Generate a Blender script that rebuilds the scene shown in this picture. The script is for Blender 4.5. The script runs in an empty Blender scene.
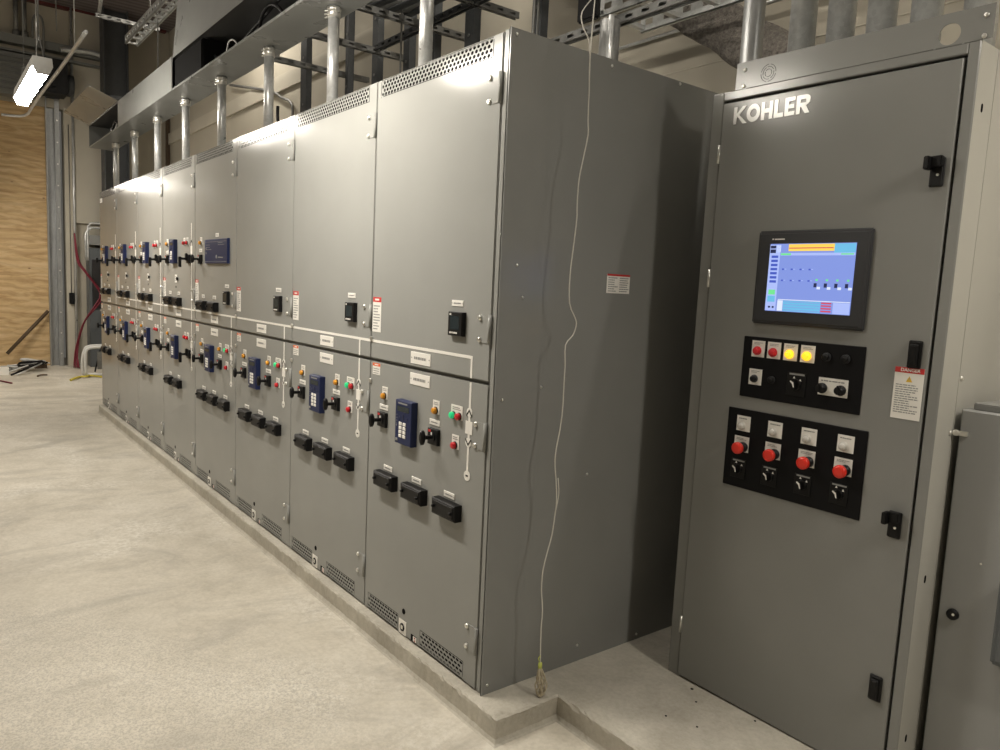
import bpy, bmesh, math, random
from mathutils import Vector, Matrix
random.seed(7)
C = bpy.context.scene.collection
PI = math.pi

# ------------------------------------------------------------------ materials
def nt(name):
    m = bpy.data.materials.new(name); m.use_nodes = True
    return m, m.node_tree, m.node_tree.nodes['Principled BSDF']
def coords(t, scale=(1,1,1), rot=(0,0,0)):
    g = t.nodes.new('ShaderNodeNewGeometry'); mp = t.nodes.new('ShaderNodeMapping')
    mp.inputs['Scale'].default_value = scale; mp.inputs['Rotation'].default_value = rot
    t.links.new(g.outputs['Position'], mp.inputs['Vector']); return mp.outputs['Vector']
def noise(t, vec, scale, detail=4, rough=.55, dist=0):
    n = t.nodes.new('ShaderNodeTexNoise'); n.inputs['Scale'].default_value = scale
    n.inputs['Detail'].default_value = detail; n.inputs['Roughness'].default_value = rough
    n.inputs['Distortion'].default_value = dist
    t.links.new(vec, n.inputs['Vector']); return n.outputs['Fac']
def ramp(t, fac, stops, interp='LINEAR'):
    r = t.nodes.new('ShaderNodeValToRGB'); r.color_ramp.interpolation = interp
    e = r.color_ramp.elements
    while len(e) < len(stops): e.new(.5)
    for el, (p, c) in zip(e, stops):
        el.position = p; el.color = (c[0], c[1], c[2], 1) if not isinstance(c, (int, float)) else (c, c, c, 1)
    t.links.new(fac, r.inputs['Fac']); return r.outputs['Color']
def mix(t, fac, a, b, mode='MIX'):
    m = t.nodes.new('ShaderNodeMix'); m.data_type = 'RGBA'; m.blend_type = mode
    if isinstance(fac, (int, float)): m.inputs[0].default_value = fac
    else: t.links.new(fac, m.inputs[0])
    for i, v in ((6, a), (7, b)):
        if isinstance(v, tuple): m.inputs[i].default_value = (*v[:3], 1)
        else: t.links.new(v, m.inputs[i])
    return m.outputs[2]
def bump(t, b, h, strength, dist=.002):
    n = t.nodes.new('ShaderNodeBump'); n.inputs['Strength'].default_value = strength
    n.inputs['Distance'].default_value = dist
    t.links.new(h, n.inputs['Height']); t.links.new(n.outputs['Normal'], b.inputs['Normal'])
def simple(name, col, rough=.5, metal=0, spec=.5, emit=None, es=0, var=.0, vs=6):
    m, t, b = nt(name)
    b.inputs['Roughness'].default_value = rough; b.inputs['Metallic'].default_value = metal
    b.inputs['Specular IOR Level'].default_value = spec
    b.inputs['Base Color'].default_value = (*col, 1)
    if emit:
        b.inputs['Emission Color'].default_value = (*emit, 1); b.inputs['Emission Strength'].default_value = es
    if var:
        n = noise(t, coords(t), vs, 3)
        lo = tuple(c*(1-var) for c in col); hi = tuple(min(1, c*(1+var)) for c in col)
        t.links.new(ramp(t, n, [(.3, lo), (.7, hi)]), b.inputs['Base Color'])
    return m
def paint(name, col, rough, var=.05, spec=.32):
    m, t, b = nt(name)
    n = noise(t, coords(t), 1.7, 3)
    lo = tuple(c*(1-var) for c in col); hi = tuple(c*(1+var) for c in col)
    t.links.new(ramp(t, n, [(.3, lo), (.7, hi)]), b.inputs['Base Color'])
    n2 = noise(t, coords(t), 3, 4)
    t.links.new(ramp(t, n2, [(.3, rough*.85), (.7, rough*1.2)]), b.inputs['Roughness'])
    b.inputs['Specular IOR Level'].default_value = spec
    n3 = noise(t, coords(t), 260, 2)
    bump(t, b, n3, .06, .0006)
    return m
M = {}
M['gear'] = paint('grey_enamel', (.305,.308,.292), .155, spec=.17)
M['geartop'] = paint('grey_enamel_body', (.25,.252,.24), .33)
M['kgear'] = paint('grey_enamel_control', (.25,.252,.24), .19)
M['duct'] = paint('wireway_grey', (.22,.225,.215), .30)
M['paleside'] = paint('pale_side', (.42,.41,.37), .35)  # side sheets, paler than the cabinet front
M['black'] = simple('black_plastic', (.005,.005,.0055), .45, spec=.28)
M['blackp'] = simple('black_panel', (.004,.004,.005), .5, spec=.2)
M['inner_sheet'] = simple('dark_sheet', (.045,.045,.043), .5)
M['void'] = simple('flat_black', (.006,.006,.006), .9, spec=.1)  # flat black for small dark parts and the painted shade behind vents
M['shadowgap'] = simple('dark_gap', (.03,.03,.028), .7)  # shadow colour for the door gap and knock-out grooves
M['navy'] = simple('navy_plastic', (.012,.020,.072), .42, spec=.35)
M['navyd'] = simple('navy_dark', (.012,.018,.06), .35)
M['white'] = simple('white_laminate', (.84,.82,.77), .45)
M['mimic'] = simple('white_mimic', (.84,.82,.77), .5)
M['ink'] = simple('label_ink', (.28,.28,.27), .6)
M['redl'] = simple('label_red', (.55,.03,.03), .45)
M['pinkl'] = simple('faded_red_print', (.42,.10,.09), .5)
M['orangel'] = simple('label_orange', (.75,.12,.02), .45)
M['yellowl'] = simple('label_yellow', (.7,.45,.03), .45)
M['redb'] = simple('red_button', (.62,.02,.03), .3)
M['redm'] = simple('red_mushroom', (.75,.035,.02), .32)
M['greenb'] = simple('green_button', (.02,.6,.22), .3, emit=(.02,.8,.3), es=.25)
M['amberb'] = simple('amber_lens', (.7,.3,.02), .28)
M['yellowon'] = simple('yellow_lens_lit', (.9,.5,.02), .3, emit=(1,.55,.02), es=1.1)
M['clearl'] = simple('clear_lens', (.62,.6,.56), .25)
M['maroon'] = simple('maroon_paint', (.10,.02,.018), .6)
M['steel'] = simple('zinc_bolt', (.75,.74,.7), .3, metal=.85)
M['brass'] = simple('pale_key_metal', (.8,.78,.7), .3, metal=.7)
def galv(name, base, rough, metal=.85, stretch=(1,1,1)):
    m, t, b = nt(name)
    v = t.nodes.new('ShaderNodeTexVoronoi'); v.inputs['Scale'].default_value = 70
    t.links.new(coords(t, stretch), v.inputs['Vector'])
    n = noise(t, coords(t, stretch), 9, 4)
    c1 = ramp(t, v.outputs['Color'], [(0, tuple(x*.9 for x in base)), (1, tuple(min(1, x*1.1) for x in base))])
    c2 = ramp(t, n, [(.3, (.75,.75,.75)), (.7, (1,1,1))])
    t.links.new(mix(t, 1, c1, c2, 'MULTIPLY'), b.inputs['Base Color'])
    b.inputs['Metallic'].default_value = metal
    t.links.new(ramp(t, n, [(.3, rough*.8), (.7, rough*1.25)]), b.inputs['Roughness'])
    return m
M['galv'] = galv('galvanised_steel', (.70,.71,.70), .34, .6)
M['letter'] = simple('satin_letters', (.55,.55,.53), .35, metal=.5)
M['strut'] = galv('dull_strut', (.24,.24,.23), .5, .5)
M['post'] = galv('grey_primer_steel', (.075,.08,.085), .55, .2)
M['track'] = galv('track_steel', (.42,.43,.43), .4, .6, (4,4,.6))
def concrete(name, cols, sc, dusty, rough=.75):
    m, t, b = nt(name)
    v = coords(t)
    a = noise(t, v, sc, 6, .6, .6)
    d = noise(t, v, 5, 8, .72, .3)
    f = noise(t, v, 55, 5, .7)
    base = ramp(t, a, [(.32, cols[0]), (.5, cols[1]), (.68, cols[2])])
    c = mix(t, .55, base, ramp(t, d, [(.3, (.72,.70,.66)), (.62, (1.05,1.05,1.05))]), 'MULTIPLY')
    c = mix(t, .5, c, ramp(t, f, [(.3, (.72,.72,.70)), (.6, (1.04,1.04,1.04))]), 'MULTIPLY')
    if dusty:
        # powdery, rough-worn patches nearer the aisle
        w = noise(t, coords(t, (1,1,1)), .9, 5, .62, .8)
        sp = noise(t, v, 38, 3, .8)
        msk = mix(t, 1, ramp(t, w, [(.46, 0.), (.62, 1.)]), ramp(t, sp, [(.42, 0.), (.62, 1.)]), 'MULTIPLY')
        c = mix(t, msk, c, (.66,.63,.56))
        g = t.nodes.new('ShaderNodeVectorMath'); g.operation = 'MULTIPLY_ADD'
        t.links.new(v, g.inputs[0]); g.inputs[1].default_value = (.62,.95,0); g.inputs[2].default_value = (.35,1.35,0)
        ln = t.nodes.new('ShaderNodeVectorMath'); ln.operation = 'LENGTH'; t.links.new(g.outputs[0], ln.inputs[0])
        ad = t.nodes.new('ShaderNodeMath'); ad.operation = 'MULTIPLY_ADD'; t.links.new(w, ad.inputs[0]); ad.inputs[1].default_value = -1.6; t.links.new(ln.outputs['Value'], ad.inputs[2])
        sp2 = noise(t, v, 120, 3, .75)
        patch = mix(t, 1, ramp(t, ad.outputs[0], [(.0, .6), (.35, 0.)]), ramp(t, sp2, [(.40, 1.), (.56, 0.)]), 'MULTIPLY')
        c = mix(t, patch, c, (.30,.285,.25))
        w2 = noise(t, coords(t, (1.3,.6,1)), 1.6, 6, .66, 1.2)
        c = mix(t, ramp(t, w2, [(.50, 0.), (.66, .6)]), c, (.33,.305,.26))
    t.links.new(c, b.inputs['Base Color'])
    b.inputs['Roughness'].default_value = rough; b.inputs['Specular IOR Level'].default_value = .3
    bump(t, b, f, .35, .003)
    return m
M['floor'] = concrete('floor_concrete', ((.50,.463,.39), (.575,.535,.455), (.62,.58,.50)), .8, True, .62)
M['pad'] = concrete('pad_concrete', ((.40,.375,.32), (.49,.46,.395), (.57,.54,.465)), 2.6, False, .8)
def wallmat(name, col):
    m, t, b = nt(name)
    n = noise(t, coords(t), 1.2, 4)
    t.links.new(ramp(t, n, [(.3, tuple(c*.94 for c in col)), (.7, tuple(c*1.04 for c in col))]), b.inputs['Base Color'])
    b.inputs['Roughness'].default_value = .8
    bump(t, b, noise(t, coords(t), 90, 3), .15, .002)
    return m
M['wall'] = wallmat('beige_wall', (.43,.395,.32))
M['wall2'] = wallmat('beige_wall_trim', (.50,.465,.385))
def deck():
    m, t, b = nt('painted_deck')
    w = t.nodes.new('ShaderNodeTexWave'); w.bands_direction = 'X'; w.inputs['Scale'].default_value = 2.2
    t.links.new(coords(t), w.inputs['Vector'])
    t.links.new(ramp(t, w.outputs['Fac'], [(.35, (.13,.11,.11)), (.5, (.19,.165,.165))]), b.inputs['Base Color'])
    b.inputs['Roughness'].default_value = .7
    return m
M['deck'] = deck()
def plywood():
    m, t, b = nt('plywood')
    v = coords(t, (1, 1.1, 7))
    n = noise(t, v, 1.5, 6, .6, 1.8)
    w = t.nodes.new('ShaderNodeTexWave'); w.bands_direction = 'Z'; w.inputs['Scale'].default_value = 3.0
    w.inputs['Distortion'].default_value = 9; w.inputs['Detail'].default_value = 3; w.inputs['Detail Scale'].default_value = 1.2
    t.links.new(coords(t, (1, .55, 1)), w.inputs['Vector'])
    c = ramp(t, n, [(.3, (.42,.27,.12)), (.5, (.58,.41,.21)), (.7, (.66,.50,.29))])
    c = mix(t, .35, c, ramp(t, w.outputs['Fac'], [(.2, (.66,.58,.48)), (.7, (1.05,1.03,1))]), 'MULTIPLY')
    k = t.nodes.new('ShaderNodeTexVoronoi'); k.inputs['Scale'].default_value = 2.6
    t.links.new(coords(t, (1, 1, 1.8)), k.inputs['Vector'])
    c = mix(t, ramp(t, k.outputs['Distance'], [(.03, .8), (.07, 0.)]), c, (.13,.06,.02))
    t.links.new(c, b.inputs['Base Color']); b.inputs['Roughness'].default_value = .65
    return m
M['ply'] = plywood()
def fuzz():
    m, t, b = nt('sprayed_fireproofing')
    n = noise(t, coords(t), 45, 6, .8)
    t.links.new(ramp(t, n, [(.35, (.09,.08,.07)), (.65, (.30,.27,.235))]), b.inputs['Base Color'])
    b.inputs['Roughness'].default_value = .95
    bump(t, b, n, 1, .02)
    return m
M['fuzz'] = fuzz()
M['string'] = simple('white_string', (.66,.64,.58), .8)
M['twine'] = simple('tan_twine', (.52,.46,.34), .85)
M['lime'] = simple('lime_string', (.5,.55,.12), .8)
M['redcable'] = simple('red_cable', (.17,.012,.028), .5)
M['yellowcable'] = simple('yellow_cable', (.6,.5,.07), .6)
M['greycable'] = simple('pale_cable', (.62,.62,.6), .5)
M['encl'] = paint('enclosure_grey', (.12,.13,.135), .4)
M['boxgrey'] = paint('box_grey', (.30,.305,.30), .38)
M['darkbox'] = simple('dark_recess', (.02,.018,.018), .6)
M['hood'] = paint('hood_grey', (.20,.205,.195), .45)
M['wood'] = simple('dark_wood', (.09,.06,.035), .7)
M['lamphouse'] = simple('lamp_white', (.75,.75,.73), .4)
M['tubehigh'] = simple('lamp_lens_high', (1,1,1), .3, emit=(1,.93,.815), es=80)  # lens of the added high fill lights and the right-hand strip light
M['tube'] = simple('lamp_lens', (1,1,1), .3, emit=(1,.93,.825), es=116)
M['bezel'] = simple('charcoal_bezel', (.028,.029,.032), .45)
def em(name, c, s=1.0): return simple(name, tuple(x*.1 for x in c), .25, emit=c, es=s)
M['scr'] = em('screen_periwinkle', (.22,.30,.72), .95)
M['scr2'] = em('screen_side', (.42,.52,.95), .9)
M['scrb'] = em('screen_blue', (.07,.12,.62), .8)
M['scrc'] = em('screen_cyan', (.16,.52,.80), .9)
M['scrg'] = em('screen_green', (.18,.80,.30), .9)
M['scry'] = em('screen_yellow', (.95,.62,.10), 1.0)
M['scrr'] = em('screen_red', (.75,.08,.12), .8)
M['scrw'] = em('screen_white', (.75,.82,.98), .9)
M['scrk'] = em('screen_dark', (.03,.04,.12), .6)
M['lcd'] = simple('lcd_dark', (.02,.03,.035), .2)

# ------------------------------------------------------------------ mesh helper
class MB:
    def __init__(s): s.v = []; s.f = []; s.m = []; s.sm = []
    def add(s, vs, fs, m=0, smooth=False):
        o = len(s.v); s.v += [tuple(v) for v in vs]
        for f in fs: s.f.append([i+o for i in f]); s.m.append(m); s.sm.append(smooth)
    def box(s, x0, x1, y0, y1, z0, z1, m=0):
        vs = [(x0,y0,z0),(x1,y0,z0),(x1,y1,z0),(x0,y1,z0),(x0,y0,z1),(x1,y0,z1),(x1,y1,z1),(x0,y1,z1)]
        s.add(vs, [(0,3,2,1),(4,5,6,7),(0,1,5,4),(1,2,6,5),(2,3,7,6),(3,0,4,7)], m); return s
    def rbox(s, x0, x1, y0, y1, z0, z1, b=.003, m=0):
        # box whose front (-Y) edges are chamfered
        vs = [(x0,y1,z0),(x1,y1,z0),(x1,y1,z1),(x0,y1,z1),
              (x0,y0+b,z0),(x1,y0+b,z0),(x1,y0+b,z1),(x0,y0+b,z1),
              (x0+b,y0,z0+b),(x1-b,y0,z0+b),(x1-b,y0,z1-b),(x0+b,y0,z1-b)]
        fs = [(0,3,2,1),(8,9,10,11)]
        for i in range(4):
            j = (i+1) % 4; fs += [(i, j, 4+j, 4+i), (4+i, 4+j, 8+j, 8+i)]
        s.add(vs, fs, m); return s
    def cyl(s, p0, p1, r, n=16, m=0, r1=None, caps=True):
        p0, p1 = Vector(p0), Vector(p1); d = (p1-p0).normalized()
        a = Vector((0,0,1)) if abs(d.z) < .9 else Vector((1,0,0))
        u = d.cross(a).normalized(); w = d.cross(u); r1 = r if r1 is None else r1
        vs = []
        for p, rr in ((p0, r), (p1, r1)):
            for i in range(n):
                t = 2*PI*i/n; vs.append(p+rr*(math.cos(t)*u+math.sin(t)*w))
        s.add(vs, [(i, (i+1) % n, n+(i+1) % n, n+i) for i in range(n)], m, True)
        if caps: s.add(vs, [tuple(range(n-1, -1, -1)), tuple(range(n, 2*n))], m)
        return s
    def lathe(s, p, axis, prof, n=20, m=0):
        # prof: (distance along axis, radius)
        p = Vector(p); d = Vector(axis).normalized()
        a = Vector((0,0,1)) if abs(d.z) < .9 else Vector((1,0,0))
        u = d.cross(a).normalized(); w = d.cross(u); vs = []
        for h, r in prof:
            for i in range(n):
                t = 2*PI*i/n; vs.append(p+d*h+r*(math.cos(t)*u+math.sin(t)*w))
        fs = []
        for k in range(len(prof)-1):
            for i in range(n):
                j = (i+1) % n; fs.append((k*n+i, k*n+j, (k+1)*n+j, (k+1)*n+i))
        s.add(vs, fs, m, True)
        s.add(vs, [tuple(range(n-1, -1, -1)), tuple(range((len(prof)-1)*n, len(prof)*n))], m)
        return s
    def tube(s, pts, r, n=8, m=0, smooth=0):
        P = [Vector(p) for p in pts]
        if smooth:
            Q = []
            for i in range(len(P)-1):
                a = P[max(i-1, 0)]; b = P[i]; c = P[i+1]; d = P[min(i+2, len(P)-1)]
                for k in range(smooth):
                    t = k/smooth
                    Q.append(.5*((2*b)+(-a+c)*t+(2*a-5*b+4*c-d)*t*t+(-a+3*b-3*c+d)*t**3))
            Q.append(P[-1]); P = Q
        vs = []; up = None
        for i, p in enumerate(P):
            d = (P[min(i+1, len(P)-1)]-P[max(i-1, 0)]).normalized()
            if up is None:
                up = Vector((0,0,1)) if abs(d.z) < .9 else Vector((1,0,0))
            u = d.cross(up).normalized(); w = u.cross(d).normalized(); up = w
            for k in range(n):
                t = 2*PI*k/n; vs.append(p+r*(math.cos(t)*u+math.sin(t)*w))
        fs = []
        for i in range(len(P)-1):
            for k in range(n):
                j = (k+1) % n; fs.append((i*n+k, i*n+j, (i+1)*n+j, (i+1)*n+k))
        s.add(vs, fs, m, True)
        s.add(vs, [tuple(range(n-1, -1, -1)), tuple(range((len(P)-1)*n, len(P)*n))], m)
        return s
    def prism(s, poly, y0, y1, m=0):
        # polygon given in (x, z), extruded from y0 (front) to y1
        n = len(poly)
        vs = [(x, y0, z) for x, z in poly]+[(x, y1, z) for x, z in poly]
        s.add(vs, [tuple(range(n)), tuple(range(2*n-1, n-1, -1))]+[(i, n+i, n+(i+1) % n, (i+1) % n) for i in range(n)], m)
        return s
    def plate(s, xs, zs, holes, y0, y1, m=0):
        """plate in the XZ plane with rectangular cut-outs; holes = [(x0,x1,z0,z1)]"""
        xs = sorted(set([round(v, 5) for v in xs]+[round(h[i], 5) for h in holes for i in (0, 1)]))
        zs = sorted(set([round(v, 5) for v in zs]+[round(h[i], 5) for h in holes for i in (2, 3)]))
        def solid(i, j):
            if i < 0 or j < 0 or i >= len(xs)-1 or j >= len(zs)-1: return False
            cx, cz = (xs[i]+xs[i+1])/2, (zs[j]+zs[j+1])/2
            return not any(h[0] < cx < h[1] and h[2] < cz < h[3] for h in holes)
        for i in range(len(xs)-1):
            for j in range(len(zs)-1):
                if not solid(i, j): continue
                a, b, c, d = xs[i], xs[i+1], zs[j], zs[j+1]
                s.add([(a,y0,c),(b,y0,c),(b,y0,d),(a,y0,d),(a,y1,c),(b,y1,c),(b,y1,d),(a,y1,d)],
                      [(0,1,2,3),(7,6,5,4)]
                      + ([] if solid(i, j-1) else [(0,4,5,1)]) + ([] if solid(i, j+1) else [(3,2,6,7)])
                      + ([] if solid(i-1, j) else [(0,3,7,4)]) + ([] if solid(i+1, j) else [(1,5,6,2)]), m)
        return s
    def perf(s, x0, x1, z0, z1, nx, nz, hx, hz, y=0, stag=True, m=0, d=.0009):
        """sheet with rows of real holes (octagons), staggered"""
        cw = (x1-x0)/(nx+(.5 if stag else 0)); ch = (z1-z0)/nz
        for j in range(nz):
            off = cw/2 if (stag and j % 2) else 0
            c, dd = z0+j*ch, z0+(j+1)*ch
            if stag:
                if off: s.add([(x0,y,c),(x0+off,y,c),(x0+off,y,dd),(x0,y,dd)], [(0,1,2,3)], m)
                else: s.add([(x1-cw/2,y,c),(x1,y,c),(x1,y,dd),(x1-cw/2,y,dd)], [(0,1,2,3)], m)
            for i in range(nx):
                a = x0+off+i*cw; b = a+cw; mx, mz = (a+b)/2, (c+dd)/2
                k = .42
                o = [(mx-hx*k,mz-hz),(mx+hx*k,mz-hz),(mx+hx,mz-hz*k),(mx+hx,mz+hz*k),(mx+hx*k,mz+hz),(mx-hx*k,mz+hz),(mx-hx,mz+hz*k),(mx-hx,mz-hz*k)]
                vs = [(a,y,c),(b,y,c),(b,y,dd),(a,y,dd)]+[(p,y,q) for p, q in o]+[(p,y+d,q) for p, q in o]
                fs = [(0,1,5,4),(1,6,5),(1,2,7,6),(2,8,7),(2,3,9,8),(3,10,9),(3,0,11,10),(0,4,11)]
                fs += [(4+q, 4+(q+1) % 8, 12+(q+1) % 8, 12+q) for q in range(8)]
                s.add(vs, fs, m)
        return s
    def mesh(s, name, mats, bevel=None):
        me = bpy.data.meshes.new(name); me.from_pydata(s.v, [], s.f)
        for k in (mats if isinstance(mats, (list, tuple)) else [mats]): me.materials.append(M[k])
        for p, mi, sm in zip(me.polygons, s.m, s.sm): p.material_index = mi; p.use_smooth = sm
        bm = bmesh.new(); bm.from_mesh(me)
        bmesh.ops.remove_doubles(bm, verts=bm.verts, dist=1e-5)
        bmesh.ops.recalc_face_normals(bm, faces=bm.faces)
        if bevel:
            ed = [e for e in bm.edges if len(e.link_faces) == 2 and e.calc_face_angle(0) > .6 and not e.smooth is False]
            bmesh.ops.bevel(bm, geom=ed, offset=bevel, segments=2, affect='EDGES', clamp_overlap=True)
        bm.to_mesh(me); bm.free(); me.update()
        return me
def link(name, me, parent=None, loc=(0,0,0), rot=(0,0,0), label=None):
    o = bpy.data.objects.new(name, me); C.objects.link(o); o.location = loc; o.rotation_euler = rot
    if parent: o.parent = parent
    if label: o['label'] = label
    return o
def part(name, mb, mats, parent=None, loc=(0,0,0), bevel=None, label=None):
    return link(name, mb.mesh(name, mats, bevel), parent, loc, label=label)
def thing(name, label, cat, loc=(0,0,0), group=None, rot=(0,0,0)):
    o = bpy.data.objects.new(name, None); C.objects.link(o); o.location = loc; o.rotation_euler = rot
    o.empty_display_size = .05
    return tag(o, label, cat, group)
def tag(o, label, cat, group=None):
    o['label'] = label; o['category'] = cat
    if group: o['group'] = group
    return o
def struct(name, mb, mats, bevel=None):
    o = part(name, mb, mats, bevel=bevel); o['kind'] = 'structure'; return o

FL = -.0865          # room floor; z = 0 is the top of the concrete pad
H = 2.286            # height of the switchgear
XW, YW, ZC = -11.75, 1.86, 5.45

# ------------------------------------------------------------------ room shell
b = MB(); b.box(-13, 9, -8, 6, FL-.1, FL); struct('floor', b, 'floor')
# back wall (behind the gear) with a projecting horizontal band and panel joints
b = MB(); b.box(-12.2, 9, YW, YW+.2, FL, ZC)
struct('wall_back', b, 'wall')
b = MB(); b.box(-12.0, -1.0, YW-.03, YW, 3.62, 3.80); struct('trim_1', b, 'wall2')
b = MB()
for z in (2.70, 3.35): b.box(-1.6, 2, YW-.006, YW, z, z+.006)
for x in (-1.6, 2.3): b.box(x, x+.006, YW-.006, YW, FL, ZC)
struct('trim_2', b, 'wall2')
b = MB(); b.box(8.8, 9, -8, 6, FL, ZC); struct('wall_right', b, 'wall')
b = MB(); b.box(-13, 9, -8.2, -8, FL, ZC); struct('wall_front', b, 'wall')
# end wall: solid pieces around the plywood-filled door opening
b = MB()
b.box(XW-.2, XW, .30, 6, FL, ZC)
b.box(XW-.2, XW, -3.4, .30, 3.93, ZC)
b.box(XW-.2, XW, -8, -3.4, FL, ZC)
struct('wall_left', b, 'wall')
b = MB(); b.box(XW, XW+.08, .40, .86, 2.2, ZC); struct('trim_3', b, 'wall2')      # boxed-out soffit over the enclosures
b = MB(); b.box(XW, XW+.06, .30, .40, FL, 3.95); struct('trim_4', b, 'wall2')
b = MB()
b.box(-13, 9, -8.2, 6, ZC, ZC+.1)
struct('ceiling', b, 'deck')
b = MB(); b.box(XW-.2, XW+.10, -6, 1.8, ZC-.035, ZC)
struct('trim_5', b, 'maroon')

# plywood sheet closing the opening, with a leaning board
p = MB(); p.box(XW-.09, XW-.06, -3.4, .06, FL, 3.93)
tag(part('plywood_sheet', p, 'ply'), 'large knotty plywood sheet closing the door opening in the far wall', 'plywood')
# galvanised door track: C-channel with bolts
t = thing('door_track', 'tall galvanised steel door track beside the plywood sheet', 'door track', (XW-.02, .16, FL))
p = MB(); p.box(-.04,.06,-.10,-.085,0,4.15); p.box(-.04,-.03,-.085,.085,0,4.15); p.box(-.04,.05,.02,.035,0,4.15); p.box(.04,.055,.035,.07,0,4.15); p.box(-.04,.05,.07,.085,0,4.15)
part('channel', p, 'track', t)
p = MB(); p.cyl((.056,.052,0), (.066,.052,0), .012, 8); me = p.mesh('bolt', ['steel'])
for k in range(12): link('bolt', me, t, (0,0,.2+k*.33))
p = MB(); p.box(-.04,.1,-.1,.09,4.15,4.27)
part('top_bracket', p, 'post', t)
# coiling-door hood with slats above
t = thing('door_hood', 'grey coiling door hood with horizontal slats above the plywood sheet', 'door hood', (XW, -1.7, 3.96))
p = MB(); p.box(.0,.30,-1.9,1.62,0.02,.62)
part('hood', p, 'hood', t, bevel=.03)
p = MB()
p.cyl((.30,-1.88,0), (.30,1.6,0), .028, 8); me = p.mesh('slat', ['hood'])
for k in range(7): link('slat', me, t, (0,0,.08+k*.075))
p = MB(); p.box(.02,.42,1.62,2.02,.12,.62); p.box(.1,.46,1.7,1.86,.2,.54)
part('motor_box', p, 'black', t, bevel=.01)
p = MB(); p.cyl((.2,2.02,.3),(.2,2.12,.3),.16,14)
part('drive_wheel', p, 'post', t)
p = MB(); p.box(.02,.20,-2.4,2.5,.78,.90); p.box(.02,.20,-2.4,2.5,.66,.69)
tag(part('header_beam', p, 'hood', None, (XW,-1.7,3.96)), 'long grey steel angle beam running over the coiling door hood', 'beam')
# two vertical conduits coming down onto the beam
for k, (y, lab) in enumerate(((-.30, 'left of the two thin grey pipes dropping onto the header beam'), (-.19, 'right of the two thin grey pipes dropping onto the header beam'))):
    t = thing('drop_conduit', lab, 'conduit', (XW+.1, y, 4.86), 'pipes dropping onto the header beam')
    p = MB(); p.cyl((0,0,.0),(0,0,.59),.032,12); part('pipe', p, 'strut', t)
    p = MB(); p.cyl((0,0,0),(0,0,.09),.05,12); part('fitting', p, 'strut', t)
p = MB(); p.tube([(XW+.25,-.1,4.86),(XW+.25,-.1,5.1),(XW+.25,-.04,5.2),(XW+.25,.03,5.1),(XW+.25,.03,4.7),(XW+.25,.03,4.3)], .016, 8, smooth=5)
tag(part('flexible_conduit', p, 'strut'), 'thin looped pipe hooking over the header beam near the strip light', 'conduit')
# big EMT with elbow running along the beam and down in front of the column
p = MB(); p.tube([(XW+.25,.25,4.76),(XW+.25,.55,4.80),(XW+.25,.78,4.80),(XW+.25,.93,4.68),(XW+.25,.97,4.5),(XW+.25,.97,4.2)], .04, 12, smooth=6)
t = tag(part('elbow_conduit', p, 'galv'), 'shiny metal pipe with a wide elbow in front of the steel column', 'conduit')
p = MB(); p.cyl((XW+.25,.97,4.15),(XW+.25,.97,4.28),.055,12); part('coupling', p, 'steel', t)

# steel column
t = thing('steel_column', 'grey steel I-shaped column in the far corner above the wireway', 'column', (-11.3, .95, FL))
p = MB(); p.box(-.01,.01,-.16,.16,0,5.53); p.box(-.15,.15,-.175,-.16,0,5.53); p.box(-.15,.15,.16,.175,0,5.53)
part('shaft', p, 'post', t)

# thin vertical wall pipes and horizontal pipe on the end wall
p = MB(); p.cyl((XW+.09,.42,FL),(XW+.09,.42,ZC),.02,8)
tag(part('wall_pipe', p, 'galv'), 'thin vertical pipe running up the far wall edge beside the door track', 'pipe')
t = thing('pull_chain', 'thin cord with a small black box on the far wall beside the door track', 'pull switch', (XW+.07,.36,1.0))
p = MB(); p.cyl((0,0,0),(0,0,2.7),.006,6); part('cord', p, 'strut', t)
p = MB(); p.rbox(-.0,.05,-.035,.035,-.09,.09,.01); part('switch_box', p, 'black', t)

# ------------------------------------------------------------------ enclosures in the far corner
t = thing('electrical_enclosure', 'dark grey electrical cabinet behind the far end of the switchgear', 'electrical cabinet', (-11.55, 1.05, FL))
p = MB(); p.box(-.18,.1,-.47,.45,.0,1.9); part('body', p, 'encl', t, bevel=.006)
p = MB(); p.box(.1,.125,-.43,-.30,.95,1.72); p.box(.1,.125,-.24,.4,.55,1.62); part('open_front', p, 'darkbox', t)
p = MB()
for k in range(9): p.box(.125,.15,-.2,.3,.62+k*.1,.66+k*.1)
part('breaker_rows', p, 'encl', t)
p = MB(); p.plate((-.28,.44),(.5,1.66),[(-.235,.395,.55,1.62)],.0,.02)
o = part('front_frame', p, 'encl', t); o.rotation_euler = (0,0,PI/2); o.location = (.145,0,0)
p = MB(); p.rbox(-.18,.12,-.47,.45,1.95,2.1,.02)
t2 = tag(part('splice_box', p, 'geartop', None, (-11.55,1.05,FL)), 'pale grey box on top of the dark cabinet in the far corner', 'box')
for k, z in enumerate((2.20, 2.13)):
    p = MB(); p.tube([(-11.45,.57-.03*k,FL+1.7),(-11.45,.57-.03*k,z-.12),(-11.45,.60,z-.03),(-11.45,.68,z),(-11.45,1.4,z)], .018, 8, smooth=5)
    tag(part('bent_conduit', p, 'galv'), ('upper' if k == 0 else 'lower')+' of two bent pipes turning over the pale grey box in the far corner', 'conduit', 'bent pipes in the far corner')
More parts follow.
